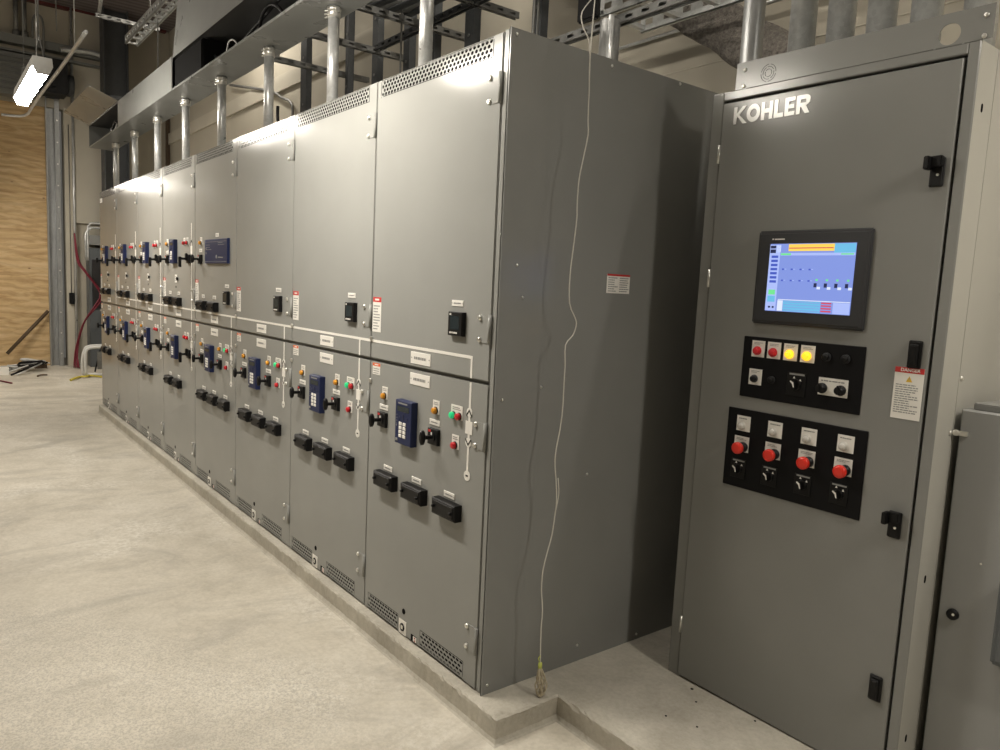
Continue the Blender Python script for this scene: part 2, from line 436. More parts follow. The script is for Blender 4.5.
# red cables hanging around the corner
RC = [(.357,2.005),(.392,1.609),(.499,1.429),(.677,1.155),(.70,1.06),(.674,.965),(.488,.709),(.416,.519),(.355,.204),(.33,-.05)]
for k in range(4):
    r_ = random.Random(k)
    pts = [(-11.28+r_.uniform(-.03,.03), y+r_.uniform(-.012,.012)+.007*k, z+r_.uniform(-.03,.03)) for y, z in RC]
    pts[0] = (-11.28, .36, 2.02); pts[-1] = (-11.28+.03*k, .32+.02*k,FL+.015)
    p = MB(); p.tube(pts, .0105, 7, smooth=5)
    tag(part('red_cable', p, 'redcable'), 'thick dark red cable sagging in the bundle at the far corner', 'cable', 'dark red cables in the far corner')
# diagonal board leaning on plywood
p = MB(); p.tube([(XW+.02,.04,.79),(XW+.14,-.53,.13)], .026, 4)
tag(part('leaning_board', p, 'wood'), 'dark narrow board leaning diagonally against the plywood sheet', 'board')
# coil of pale cable on floor
for k in range(5):
    r_ = random.Random(20+k); pts = []
    cx, cy = -11.2+.1*(k % 2), -.48+.07*k; n = 16
    for i in range(n):
        a = 2*PI*i/8; pts.append((cx+r_.uniform(.12,.17)*math.sin(a+k), cy+r_.uniform(.15,.21)*math.cos(a), FL+.02+.014*k+(.022+.006*k)*(1+math.sin(a+k))+r_.uniform(0,.02)))
    pts.append((cx+.3+.1*k, cy-.3, FL+.02))
    p = MB(); p.tube(pts, .011+.003*(k % 2), 6, smooth=4)
    tag(part('cable_coil', p, ['greycable','black','greycable','black','greycable'][k]),
        ['pale grey cable coil lowest in the heap by the plywood','black cable coil in the heap by the plywood, toward its left end','pale grey cable coil in the middle of the heap by the plywood','black cable coil on top of the heap by the plywood','pale white cable loop at the right end of the heap by the plywood'][k], 'cable', 'cable heap by the plywood')
p = MB(); p.rbox(-.07,.07,-.1,.1,0,.1,.02)
tag(part('white_bag', p, 'white', None, (-10.75,-.68,FL)), 'small white box on the floor in front of the cable heap', 'box')
p = MB(); p.rbox(-.06,.06,-.09,.09,0,.10,.02)
tag(part('wood_block', p, 'wood', None, (-11.45,-.12,FL)), 'small brown wood block on the floor right of the cable heap', 'wood block')
# bench-like reel frame at the end of row
t = thing('folded_stand', 'pale tubular stand with a grey panel on the floor beside the far cabinet', 'stand', (-10.3,.42,FL))
p = MB(); p.tube([(0,-.12,.02),(0,-.13,.2),(0,-.10,.37),(0,-.02,.44),(0,.35,.44),(.25,.38,.44),(.25,-.02,.44),(.25,-.12,.36),(.25,-.12,.02)], .02, 8, smooth=4)
p.tube([(0,-.12,.03),(.06,.1,.02),(.02,.4,.02)], .018, 8)
part('frame', p, 'greycable', t)
p = MB(); p.box(.04,.06,.06,.42,.10,.36); part('panel', p, 'strut', t)
p = MB(); p.tube([(.03,.03,.06),(.03,.1,.38),(.03,.45,.38)], .012, 6); p.tube([(.08,.2,.02),(.08,.4,.2)], .02, 6); part('strap', p, 'black', t)
p = MB(); p.tube([(-9.75,.06,FL+.015),(-9.85,.14,FL+.03),(-10.05,.22,FL+.02),(-10.0,.30,FL+.03),(-10.2,.38,FL+.015),(-10.0,.5,FL+.015)], .016, 6, smooth=5)
tag(part('yellow_strap', p, 'yellowcable'), 'yellow strap lying on the floor beside the tubular stand', 'strap')
p = MB(); p.tube([(-10.34,-.27,FL+.012),(-10.4,-.22,FL+.02),(-10.40,-.14,FL+.02)], .012, 6, smooth=3)
tag(part('wood_scrap', p, 'wood'), 'short dark scrap on the floor between cable heap and stand', 'scrap')
p = MB(); p.tube([(-10.0,-.75,FL+.01),(-9.66,-.63,FL+.012)], .010, 6)
tag(part('copper_offcut', p, 'redcable'), 'thin reddish rod on the floor at the left picture edge', 'rod')

# ------------------------------------------------------------------ concrete pad
def pad():
    path = [(-7.0, 1.5), (-7.0, -.045), (.148, -.045), (.148, .234), (4.2, .234), (4.2, 1.5)]
    prof = [(-.05, 0), (-.008, 0), (-.001, -.005), (0, -.015), (.002, -.07), (.010, FL+.004), (.022, FL-.002)]
    pts = []
    for i in range(len(path)-1):
        a, c = Vector(path[i]), Vector(path[i+1]); L = (c-a).length; n = max(2, int(L/.02))
        for k in range(n): pts.append((a.lerp(c, k/n), i, k == 0))
    pts.append((Vector(path[-1]), len(path)-2, False))
    def nrm(i):
        d = (Vector(path[i+1])-Vector(path[i])).normalized(); return Vector((d.y, -d.x))
    R = random.Random(3); mb = MB(); rings = []
    for q, (p_, i, corner) in enumerate(pts):
        n = nrm(i)
        if corner and i > 0:
            n0 = nrm(i-1); n = (n+n0)
        ring = []
        for k, (o, z) in enumerate(prof):
            j = R.uniform(-.0018,.0018) if 1 <= k <= 5 else 0
            if k in (1, 2) and R.random() < .10: j -= R.uniform(.002,.006)
            v = p_+n*(o+j) if not corner else p_+n*o
            ring.append((v.x, v.y, z+(R.uniform(-.003,.0015) if k in (1, 2) else 0)))
        rings.append(ring)
    n = len(prof); vs = [v for r in rings for v in r]; fs = []
    for a in range(len(rings)-1):
        for k in range(n-1): fs.append((a*n+k, a*n+k+1, (a+1)*n+k+1, (a+1)*n+k))
    mb.add(vs, fs, 0, False)
    mb.box(-6.96, .10, -.0, 1.5, -.08, -.0001); mb.box(.10, 4.16, .28, 1.5, -.08, -.0001)
    mb.box(-6.96,.10,-.0,.0+.0,-.08,-.0001) if False else None
    # strips that close the rim to the slab top
    mb.add([(-6.951,.0,0),(.099,.0,0),(.099,.005,0),(-6.951,.005,0)], [(0,1,2,3)])
    mb.add([(-6.951,.005,-.0),(-6.951,-.0,0),(.099,.0,0)], [(0,1,2)])
    return mb
b = pad()
tag(part('concrete_pad', b, 'pad'), 'raised rough-edged concrete pad under the grey cabinets', 'concrete pad')
p = MB()
for (x, y) in ((.454,.463),(.456,.627),(.391,.687),(.557,.501),(.648,.702)):
    p.cyl((x,y,-.002),(x,y,.0012),.006 if x < .45 else .004,8)
o = part('pebbles', p, 'void'); tag(o, 'tiny dark specks on the pad in front of the control cabinet', 'debris'); o['kind'] = 'stuff'

# ------------------------------------------------------------------ switchgear
LEFT = [-.894, -1.768, -2.652, -3.530, -4.415, -5.300, -6.180, -7.060]
RIGHT = [0.0] + LEFT[:-1]
SH = [.010, .028, .037, .046, 0, 0, 0, 0]
# ---- shared device meshes (origin = centre of mounting face; front is -Y)
def lines(mb, x0, x1, z0, z1, n, y, m, seed=0, hfac=.45):
    r_ = random.Random(seed); h = (z1-z0)/n
    for i in range(n):
        zc = z1-h*(i+.5); xe = x1-(x1-x0)*r_.choice((0,.05,.15,.35)); xs = x0
        while xs < xe:
            w = (x1-x0)*r_.uniform(.08,.22); mb.box(xs, min(xs+w, xe), y, y+.0004, zc-h*hfac/2, zc+h*hfac/2, m); xs += w+(x1-x0)*.03
def plate_mesh(name, w, h, n=1, screws=True):
    p = MB(); p.rbox(-w/2,w/2,-.0025,0,-h/2,h/2,.0008,0)
    lines(p, -w*.32, w*.32, -h*.22, h*.22, n, -.0031, 1, int(w*1000), .5)
    if screws:
        for s in (-1,1): p.cyl((s*w*.44,-.0035,0),(s*w*.44,-.0024,0),h*.05+.0006,6,1)
    return p.mesh(name, ['white','ink'])
ME = {}
ME['nameplate'] = plate_mesh('nameplate', .146, .047, 1)
ME['tag'] = plate_mesh('device_tag', .072, .022, 1)
ME['smalltag'] = plate_mesh('device_tag', .06, .024, 2, False)
def danger_mesh(w, h, top, mred='redl', seed=1, txt=9):
    p = MB(); p.box(-w/2,w/2,-.001,0,-h/2,h/2,0)
    p.box(-w/2,w/2,-.0013,-.001,h/2-top,h/2,1)
    p.box(-w*.25,w*.25,-.0016,-.0013,h/2-top*.68,h/2-top*.32,2)
    lines(p, -w*.40, w*.40, -h*.45, h/2-top*1.5, txt, -.0014, 3, seed, .4)
    return p.mesh('warning_label', ['white', mred, 'white', 'ink'])
ME['danger'] = danger_mesh(.072,.148,.021)
ME['caution'] = danger_mesh(.066,.050,.013,'orangel',2,3)
p = MB(); p.rbox(-.063,.063,-.028,0,-.089,.089,.003,0)
p.box(-.045,.045,-.0284,-.0279,.045,.066,1)
relay_body = p.mesh('relay', ['navy','lcd'])
p = MB(); p.box(-.045,.045,-.0296,-.028,.045,.066,0); ME['lcd'] = p.mesh('display', ['lcd'])
p = MB()
for i in range(2):
    for j in range(4):
        x = -.018+i*.030; z = -.005-j*.0165
        p.rbox(x-.011,x+.011,-.0305,-.028,z-.0065,z+.0065,.001,0)
ME['keys'] = p.mesh('keypad', ['white'])
p = MB()
for i in range(3): p.cyl((-.028+i*.028,-.0295,.018),(-.028+i*.028,-.028,.018),.006,10,0)
p.cyl((0,-.0298,.030),(0,-.028,.030),.006,10,0)
for i in range(4): p.cyl((-.048,-.029,.028-i*.012),(-.048,-.028,.028-i*.012),.002,6,1)
p.box(-.04,.03,-.0285,-.028,.074,.080,1); p.box(-.052,-.046,-.029,-.028,-.018,-.013,1)
p.rbox(-.052,-.038,-.031,-.028,-.078,-.068,.001,1)
ME['relaytrim'] = p.mesh('buttons', ['navyd','ink'])
# selector switch
p = MB(); p.rbox(-.034,.034,-.014,0,-.031,.031,.002,0); p.box(-.028,-.010,-.0148,-.014,.017,.026,1); p.cyl((0,-.018,0),(0,-.014,0),.02,14,0)
p.box(-.004,.004,-.0185,-.018,.008,.018,2)
ME['swbase'] = p.mesh('switch_body', ['black','redl','white'])
p = MB(); p.cyl((0,-.05,0),(0,-.014,0),.008,10,0)
p.lathe((0,-.048,0), (0,-1,0), [(0,.010),(.004,.014),(.016,.014),(.020,.009)], 12, 0)
v2 = []
for (x, y, z) in p.v[20:]: v2.append((x*.8, y, z*2.0))
p.v[20:] = v2
ME['knob'] = p.mesh('handle', ['black'])
p = MB(); p.cyl((0,-.062,0),(0,-.014,0),.009,10,0); p.box(-.010,.010,-.075,-.056,-.060,.014,0); p.box(-.012,.012,-.03,-.014,-.012,.040,0)
ME['pistol'] = p.mesh('handle', ['black'], bevel=.003)
# test block
p = MB(); p.rbox(-.077,.077,-.033,0,-.031,.031,.004,0); p.rbox(-.068,.068,-.036,-.033,-.024,.024,.002,0)
ME['block'] = p.mesh('test_block', ['black'])
p = MB(); p.lathe((0,-.036,0),(0,-1,0),[(0,.007),(.006,.007),(.009,.004)],10,0)
ME['thumb'] = p.mesh('thumbscrew', ['black'])
# pilot devices
def pilot(name, col, r, w, h, dz, off=.0):
    q = MB(); q.box(-w/2,w/2,-.002,0,-h/2,h/2,0); lines(q, -w*.36, w*.36, h*.14, h*.40, 2, -.0025, 1, 5)
    return q.mesh(name, ['white','ink'])
ME['pilotlab'] = pilot('legend_plate','white',0,.045,.052,0)
ME['pilotwide'] = pilot('legend_plate','white',0,.074,.052,0)
def lens(col, r=.0125, d=.013):
    q = MB(); q.lathe((0,-.002,0),(0,-1,0),[(0,r*1.15),(.004,r*1.15)],14,1)
    q.lathe((0,-.006,0),(0,-1,0),[(0,r),(d*.75,r),(d*.95,r*.8),(d,r*.3)],14,0)
    return q.mesh('lens', [col,'black'])
for k, c in (('red','redb'),('green','greenb'),('amber','amberb'),('clear','clearl')): ME['l_'+k] = lens(c)
# small meter / controller
p = MB(); p.rbox(-.045,.045,-.018,0,-.043,.043,.003,0)
ME['meter'] = p.mesh('controller_body', ['black'])
p = MB(); p.box(-.030,.028,-.0186,-.018,-.020,.028,0); p.box(-.034,-.024,-.0190,-.018,.031,.037,1)
for i in range(4): p.box(-.030+i*.013,-.022+i*.013,-.0195,-.018,-.035,-.029,1)
ME['meterface'] = p.mesh('display', ['lcd','white'])
# hinge with two bolts
p = MB(); p.box(-.028,.010,-.003,0,-.048,.048,0); p.cyl((.012,-.002,-.05),(.012,-.002,.05),.007,10,0)
for s in (-1,1): p.lathe((-.045,0,s*.038),(0,-1,0),[(0,.010),(.005,.010),(.009,.006)],10,1)
p.box(-.05,-.02,-.002,0,.030,.046,0); p.box(-.05,-.02,-.002,0,-.046,-.030,0)
ME['hinge'] = p.mesh('hinge', ['gear','steel'])
p = MB(); p.cyl((0,-.010,0),(0,0,0),.007,8,0); p.box(-.010,.010,-.006,-.003,-.012,.004,0)
ME['latch'] = p.mesh('latch', ['steel'])
# lower-door fittings
p = MB(); p.lathe((0,0,0),(0,-1,0),[(0,.012),(.0015,.012),(.0015,.009)],10,0); ME['lock'] = p.mesh('lock_hole', ['void'])
p = MB(); p.rbox(-.029,.029,-.002,0,-.030,.030,.0005,0); p.lathe((0,-.002,0),(0,-1,0),[(0,.017),(.003,.017),(.004,.012)],14,1); p.box(-.006,.010,-.0066,-.005,-.006,.010,2)
ME['lockplate'] = p.mesh('key_plate', ['white','black','steel'])
p = MB(); p.box(-.022,.022,-.0015,0,-.014,.014,0); p.box(-.004,.022,-.002,-.0015,-.010,.012,1); p.box(.004,.014,-.0023,-.002,-.008,.009,2); p.box(.006,.012,-.0026,-.0023,-.002,.003,1)
ME['square'] = p.mesh('small_label', ['void','white','pinkl'])

def upper_door(w):
    mb = MB(); z0, z1 = 1.125, 2.280; vx0, vx1, vz0, vz1 = .034, min(w-.04,.800), 2.2115, 2.2735
    mb.plate((.003,w),(z0,z1),[(vx0,vx1,vz0,vz1)],0,.018)
    me = mb
    return me, (vx0,vx1,vz0,vz1)
def lower_door(w):
    mb = MB(); z0, z1 = .006, 1.112
    hs = [(.035,.298,.010,.076),(.474,.774,.010,.076)]
    mb.plate((.003,w),(z0,z1),hs,0,.018)
    return mb, hs
cache = {}
def door_meshes(w):
    k = round(w, 3)
    if k in cache: return cache[k]
    u, uv = upper_door(w); um = u.mesh('upper_door', ['gear'], bevel=.004)
    l, lh = lower_door(w); lm = l.mesh('lower_door', ['gear'], bevel=.004)
    g = MB(); g.perf(uv[0]+.001,uv[1]-.001,uv[2]+.001,uv[3]-.001,31,4,.0086,.0064,.0002)
    gm = g.mesh('vent_grille', ['gear'])
    f = MB(); f.box(uv[0],uv[1],.012,.016,uv[2],uv[3]); fm = f.mesh('vent_shade', ['void'])  # black sheet stands in for the shade behind the vent holes
    gm2, fm2 = [], []
    for h in lh:
        g = MB(); g.perf(h[0]+.001,h[1]-.001,h[2]+.001,h[3]-.001,11 if h[1]-h[0] < .28 else 12,4,.0095,.0050,.0002)
        gm2.append(g.mesh('vent_grille', ['gear']))
        f = MB(); f.box(h[0],h[1],.012,.016,h[2],h[3]); fm2.append(f.mesh('vent_shade', ['void']))
    cache[k] = (um, gm, fm, lm, gm2, fm2)
    return cache[k]
def chevron(mb, x, z, s, up, m):
    d = s if up else -s
    mb.prism([(x-s,z-d*.7),(x,z+d*.5),(x+s,z-d*.7),(x+s,z-d*1.15),(x,z+d*.05),(x-s,z-d*1.15)][::(1 if up else -1)], -.0030, -.0008, m)

NTH = ['first','second','third','fourth','fifth','sixth','seventh','eighth']
DESC = ['grey switchgear cabinet at the near corner with the exposed side panel',
        'second grey switchgear cabinet from the near corner, left of the corner one',
        'third grey switchgear cabinet from the near corner, green and red buttons low down',
        'grey switchgear cabinet with the large blue display panel on its upper door',
        'fifth grey switchgear cabinet, directly left of the one with the large blue display',
        'sixth grey switchgear cabinet, third from the far end of the row',
        'seventh grey switchgear cabinet, second from the far end of the row',
        'grey switchgear cabinet at the far end of the row']
def dev_relay(sec, x, z):
    o = link('relay', relay_body, sec, (x,0,z)); link('display', ME['lcd'], o); link('keypad', ME['keys'], o); link('buttons', ME['relaytrim'], o)
def dev_switch(sec, x, z, kind='knob'):
    o = link('selector_switch', ME['swbase'], sec, (x,0,z)); link('handle', ME[kind], o)
def dev_pilot(sec, x, z, cols, wide=False):
    o = link('pushbutton' if cols[0] in ('green','red') and not wide is None else 'indicator_light', ME['pilotwide' if wide else 'pilotlab'], sec, (x,0,z+.008))
    n = len(cols)
    for i, c in enumerate(cols):
        q = link('lens', ME['l_'+c], o, ((i-(n-1)/2)*.038,0,-.0125))
        q['label'] = c+' lens'
def dev_block(sec, x, z):
    o = link('test_block', ME['block'], sec, (x,0,z)); link('thumbscrew', ME['thumb'], o, (.056,0,-.002)); link('thumbscrew', ME['thumb'], o, (-.056,0,.002))

for k in range(8):
    x0, x1 = LEFT[k], RIGHT[k]; w = x1-x0; s = SH[k]
    sec = thing('switchgear_cabinet', DESC[k], 'switchgear cabinet', (x0, 0, 0), 'switchgear cabinets in the long row')
    wd = w-.003 if k else w-.040
    um, gm, fm, lm, gm2, fm2 = door_meshes(wd)
    # cabinet body
    p = MB(); xr = w if k else w-.004
    p.box(.0005, xr-.0005, .020, 1.30, .004, H-.004)
    part('body', p, 'geartop', sec)
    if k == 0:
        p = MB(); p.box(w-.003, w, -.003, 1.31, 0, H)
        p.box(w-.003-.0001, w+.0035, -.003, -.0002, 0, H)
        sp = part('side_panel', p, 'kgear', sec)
        p = MB(); p.lathe((0,0,0),(1,0,0),[(0,.006),(.003,.005),(.004,.002)],8,0); me = p.mesh('screw', ['steel'])
        for (y, z) in ((.069,1.528),(.032,1.067),(.206,1.104),(.463,.757),(.465,.067),(.812,.023),(.024,.034),(.465,2.262),(.845,2.275),(.023,2.268),(.1,1.42)):
            link('screw', me, sp, (w,y,z))
        p = MB(); p.box(-.0625,.0625,-.001,0,-.036,.036,0); p.box(-.0625,.0625,-.0014,-.001,.029,.036,1)
        lines(p,-.055,-.004,-.032,.026,7,-.0014,2,3,.45); lines(p,.006,.057,-.032,.026,7,-.0014,2,4,.45)
        o = part('warning_label', p, ['white','redl','ink'], sp, (w+.0005,.568,1.485)); o.rotation_euler = (0,0,PI/2)
        # corner post between door edge and side panel
        p = MB(); p.box(w-.036,w-.016,.004,.02,.004,H-.002); p.box(w-.016,w-.004,.008,.02,.004,H)
        part('corner_post', p, ['gear'], sec)
    ud = link('upper_door', um, sec); ld = link('lower_door', lm, sec)
    link('vent_grille', gm, ud); link('vent_shade', fm, ud); 
    for a_, b_ in zip(gm2, fm2): link('vent_grille', a_, ld); link('vent_shade', b_, ld)
    # hinges on right edge
    he = wd+.002 if k else wd+.004
    for z, d in ((2.105,ud),(1.305,ud),(.93,ld),(.185,ld)): link('hinge', ME['hinge'], d, (he-.019,0,z))
    link('latch', ME['latch'], ud, (.010,0,1.212)); link('latch', ME['latch'], ld, (.010,0,1.03))
    link('lock_hole', ME['lock'], ld, (.345,0,.105)); link('key_plate', ME['lockplate'], ld, (.340+.0,0,.036)); link('small_label', ME['square'], ld, (.430,0,.021))
    # nameplates and warning labels
    px_ = (.401+s) if k < 4 else .455
    link('nameplate', ME['nameplate'], ud, (px_,0,1.161)); link('nameplate', ME['nameplate'], ld, (px_,0,1.077))
    link('warning_label', ME['danger'], ud, (.047,0,1.314 if k < 3 else 1.345))
    link('warning_label', ME['caution'], ld, (.056,0,1.082))
    # mimic diagram
    mx = (.742+s) if k < 4 else (.800 if k > 4 else .797)
    p = MB(); T = .0055
    if k == 0: p.box(.004, mx+T, -.0012,0,1.1945,1.2055)
    elif k == 7: p.box(mx-T, wd, -.0012,0,1.1945,1.2055)
    else: p.box(.004, wd, -.0012,0,1.1945,1.2055)
    if k < 4: p.box(mx-T,mx+T,-.0012,0,1.126,1.1945)
    else:
        p.box(mx-T,mx+T,-.0012,0,1.126,1.815)
    if k >= 4:
        p.box(mx-.02,mx+.02,-.0016,0,1.60,1.655); chevron(p,mx,1.69,.016,True,1); chevron(p,mx,1.565,.016,False,1)
    part('mimic_line', p, ['mimic','black'], ud)
    p = MB(); p.box(mx-T,mx+T,-.0012,0,.790,1.111); p.box(mx-.021,mx+.021,-.0018,0,.924,.971)
    p.cyl((mx,-.0016,.772),(mx,0,.772),.019,18,0); p.box(mx-.007,mx+.007,-.0022,-.0016,.769,.775,1)
    p.cyl((mx,-.0020,1.003),(mx,0,1.003),.017,16,0); p.cyl((mx,-.0020,.894),(mx,0,.894),.017,16,0)
    chevron(p,mx,1.006,.016,True,1); chevron(p,mx,.890,.016,False,1)
    part('mimic_line', p, ['mimic','black'], ld)
    # devices
    if k < 4:
        dev_switch(sec, .121+s, .875); link('device_tag', ME['tag'], ld, (.122+s,0,.927))
        dev_switch(sec, .523+s, .875); link('device_tag', ME['tag'], ld, (.518+s,0,.929))
        dev_pilot(sec, .127+s, .981, ['amber'], None); dev_pilot(sec, .525+s, .981, ['amber'], None)
        dev_relay(sec, .327+s, .896)
        dev_pilot(sec, .663+s, .983, ['green','red'], True); dev_pilot(sec, .662+s, .873, ['red'])
        for bx in (.176,.406,.640): dev_block(sec, bx+s, .624); link('device_tag', ME['tag'], ld, (bx-.005+s,0,.674))
        if k < 3 or k == 3:
            o = link('controller', ME['meter'], sec, ((.664 if k else .661)+(s if k else 0),0,1.313)); link('display', ME['meterface'], o)
            link('device_tag', ME['tag'], ud, ((.655 if k else .651)+(s if k else 0),0,1.387))
    else:
        dev_switch(sec, .150, .875); link('device_tag', ME['smalltag'], ld, (.15,0,.93)); dev_pilot(sec, .160, .99, ['amber'], None)
        dev_relay(sec, .385, .897); dev_switch(sec, .742, .875, 'pistol')
        dev_pilot(sec, .630, .995, ['red']); dev_pilot(sec, .705, .995, ['red'])
        for bx in (.222,.463): dev_block(sec, bx, .622); link('device_tag', ME['smalltag'], ld, (bx,0,.674))
    if k >= 4:
        dev_switch(sec, .150, 1.562); link('device_tag', ME['smalltag'], ud, (.14,0,1.617)); dev_pilot(sec, .145, 1.685, ['amber'], None)
        dev_relay(sec, .358, 1.62); dev_switch(sec, .742, 1.562, 'pistol')
        dev_pilot(sec, .620, 1.682, ['red']); dev_pilot(sec, .700, 1.682, ['red'])
        for bx in (.222,.463): dev_block(sec, bx, 1.245); link('device_tag', ME['smalltag'], ud, (bx,0,1.307))
        p = MB(); p.box(-.027,.027,-.002,0,-.03,.03,0); lines(p,-.02,.02,-.02,.02,3,-.0024,1,9); p.cyl((.05,-.012,.0),(.05,0,.0),.012,12,2); p.cyl((.0,-.003,-.062),(.0,0,-.062),.008,10,2)
        part('key_switch', p, ['white','ink','black'], sec, (.385,0,1.417))
    if k == 3:
        # large blue annunciator panel
        p = MB(); p.rbox(-.235,.235,-.016,0,-.079,.079,.003,0)
        o = part('display_panel', p, ['navy'], sec, (.515,0,1.608))
        p = MB(); lines(p,-.20,-.08,.005,.05,3,-.0168,0,11,.25); lines(p,.05,.20,.035,.06,2,-.0168,0,12,.25)
        p.cyl((.02,-.0175,-.035),(.02,-.016,-.035),.012,12,0); lines(p,.05,.17,-.05,-.03,1,-.0168,0,13,.35)
        for z in (.062,-.066): p.box(-.22,.22,-.0165,-.016,z-.001,z+.001,0)
        for z in (.02,-.01): p.cyl((-.2,-.0175,z),(-.2,-.016,z),.008,10,0)
        part('panel_print', p, ['ink'], o)
        link('device_tag', ME['smalltag'], ud, (.5,0,1.714))
        dev_pilot(sec, .146, 1.675, ['amber'], None); link('device_tag', ME['smalltag'], ud, (.14,0,1.619)); dev_switch(sec, .142, 1.559)
        for bx in (.200,.444): dev_block(sec, bx+.01, 1.245); link('device_tag', ME['smalltag'], ud, (bx,0,1.307))
    if k == 7:
        p = MB(); p.box(-.06,.06,-.002,0,-.022,.022,0); lines(p,-.05,.05,-.015,.015,2,-.0024,1,9)
        part('nameplate', p, ['white','ink'], ud, (.09,0,2.19))
    if k == 0:
        # loose wiring hub on the roof
        pass

# ------------------------------------------------------------------ overhead wireway with conduits
WZ = 2.813
t = thing('wireway', 'long grey sheet-metal wireway above the switchgear row', 'cable trough', (0,0,WZ))
xa, xb = -7.62, -.30
p = MB(); p.box(xa,xb,0,.25,0,.003); p.box(xa,xb,.247,.25,.003,.245); p.box(xa,xb,0,.25,.242,.245)
p.box(xa,xb,0,.003,.003,.014); p.box(xa,xb,0,.003,.231,.242)
p.box(xa,xa+.003,0,.25,0,.245); p.box(xb-.003,xb,0,.25,0,.245)
for x in (-6.05,-4.13): p.box(x-.012,x+.012,0,.003,.014,.231)
part('trough', p, 'duct', t)
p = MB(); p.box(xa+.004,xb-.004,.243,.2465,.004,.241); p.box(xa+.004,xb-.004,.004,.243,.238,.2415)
part('inner_sheet', p, 'inner_sheet', t, label='dark sheet inside the wireway')  # dark sheet along the inside of back and top
p = MB(); p.rbox(-6.06,-4.12,-.004,-.0005,.002,.243,.001)
part('cover', p, 'duct', t, label='closed wireway cover')
p = MB(); L = .262
for (a0,a1) in ((-7.62,-6.06),):
    p.box(a0,a1,-L,0,0,.003); p.box(a0,a1,-L,-L+.002,0,.012)
o = part('cover', p, 'duct', t, (0,-.001,.247), label='open wireway cover tilted outward'); o.rotation_euler = (-math.radians(21),0,0)
p = MB(); p.box(-4.12,xb,0,.003,0,.62); p.box(-4.12,xb,.003,.02,.617,.62)
o = part('cover', p, 'duct', t, (0,.004,.246), label='open wireway cover standing upright'); o.rotation_euler = (-math.radians(5),0,0)
# cables inside
def cab(name, pts, r, m, label, group=None, n=6):
    p = MB(); p.tube(pts, r, 7, smooth=n); return tag(part(name, p, m), label, 'cable', group)
cab('black_cable', [(-3.98,.10,WZ+.02),(-3.0,.13,WZ+.03),(-2.62,.10,WZ+.06),(-2.50,.09,WZ+.15),(-2.40,.10,WZ+.19),(-2.25,.10,WZ+.13),(-2.15,.12,WZ+.02)], .010, 'black', 'black cable arching up inside the wireway above the fourth conduit')
cab('black_cable', [(-3.6,.12,WZ+.20),(-3.1,.08,WZ+.05),(-2.3,.12,WZ+.2),(-1.95,.06,WZ+.12),(-1.8,.06,WZ+.03)], .009, 'black', 'black cable falling across the open wireway nearest the camera')
cab('pale_wire', [(-3.15,.09,WZ+.01),(-3.14,.09,WZ+.09),(-3.05,.08,WZ+.135),(-2.93,.08,WZ+.10),(-2.86,.08,WZ+.01)], .005, 'greycable', 'thin pale wire loop rising inside the open wireway')
for i in range(5):
    cab('bundled_cable', [(-7.3,.06+.03*i,WZ+.03+.01*i),(-7.0,.10+.02*i,WZ+.09),(-6.7,.06+.03*i,WZ+.07+.01*i),(-6.45,.05+.03*i,WZ+.12),(-6.3,.1,WZ+.04+.02*i),(-6.12,.06+.03*i,WZ+.1)], .010, ['black','greycable','black','redcable','black'][i],
        ['black cable lowest in the wireway\'s far open end','pale cable in the wireway\'s far open end','second black cable in the wireway\'s far open end','dark red cable in the wireway\'s far open end','black cable at the back of the wireway\'s far open end'][i], 'cables in the far open end of the wireway')
# black box filling the opening next to the closed cover
p = MB(); p.box(-4.1,-3.42,.012,.24,WZ+.006,WZ+.225)
tag(part('black_box', p, 'void', bevel=.01), 'black box sitting inside the wireway beside the closed cover', 'box')

CLAB = ['conduit','conduit']
def vconduit(x, y, z0, z1, r, label, group, collar=True, mat='galv'):
    t = thing('vertical_conduit', label, 'conduit', (x,y,z0), group)
    p = MB(); p.cyl((0,0,0),(0,0,z1-z0),r,20,0); part('pipe', p, mat, t)
    if collar:
        h = z1-z0
        p = MB(); p.cyl((0,0,h-.055),(0,0,h-.004),r*1.14,20,0); p.cyl((0,0,h-.020),(0,0,h-.008),r*1.30,8,0)
        for s in (0,1,2): p.cyl((-r*1.05,-r*.75,h-.048+.016*s),(-r*1.5,-r*1.05,h-.048+.016*s),.005,6,0)
        p.box(r*.9,r*1.6,-.01,.01,h-.03,h-.01)
        part('collar', p, 'steel', t)
    return t
for k in range(8):
    vconduit(-.771-.887*k, .15, H-.004, WZ, .0285, f'silver metal pipe rising from the {NTH[k]} cabinet of the row, counted from the near corner', 'pipes between the cabinets and the wireway')

# ------------------------------------------------------------------ struts, posts and trays behind the wireway
POST = [(-4.86,.13),(-3.96,.05),(-3.47,.085),(-2.98,.085),(-2.62,.05),(-2.18,.10),(-1.50,.08)]
PD = ['leftmost wide dark post behind the wireway','narrow dark post just right of the wide leftmost post','dark post behind the third silver pipe gap','dark post left of the large near silver pipe','thin dark post just behind the large near silver pipe','dark post right of the large near silver pipe','grey post above the near corner of the switchgear']
for (x, w), d in zip(POST, PD):
    t = thing('support_post', d, 'post', (x, 1.36, H-.35), 'posts behind the switchgear')
    p = MB(); h = ZC-H+.35; q = w/2
    p.box(-q,q,-.025,-.018,0,h); p.box(-q,-q+.006,-.018,.03,0,h); p.box(q-.006,q,-.018,.03,0,h)
    part('channel', p, 'post', t)
    p = MB(); p.cyl((0,-.03,0),(0,-.025,0),.011,8); me = p.mesh('bolt', ['strut'])
    for i in range(8): link('bolt', me, t, (0,0,.3+i*.42))
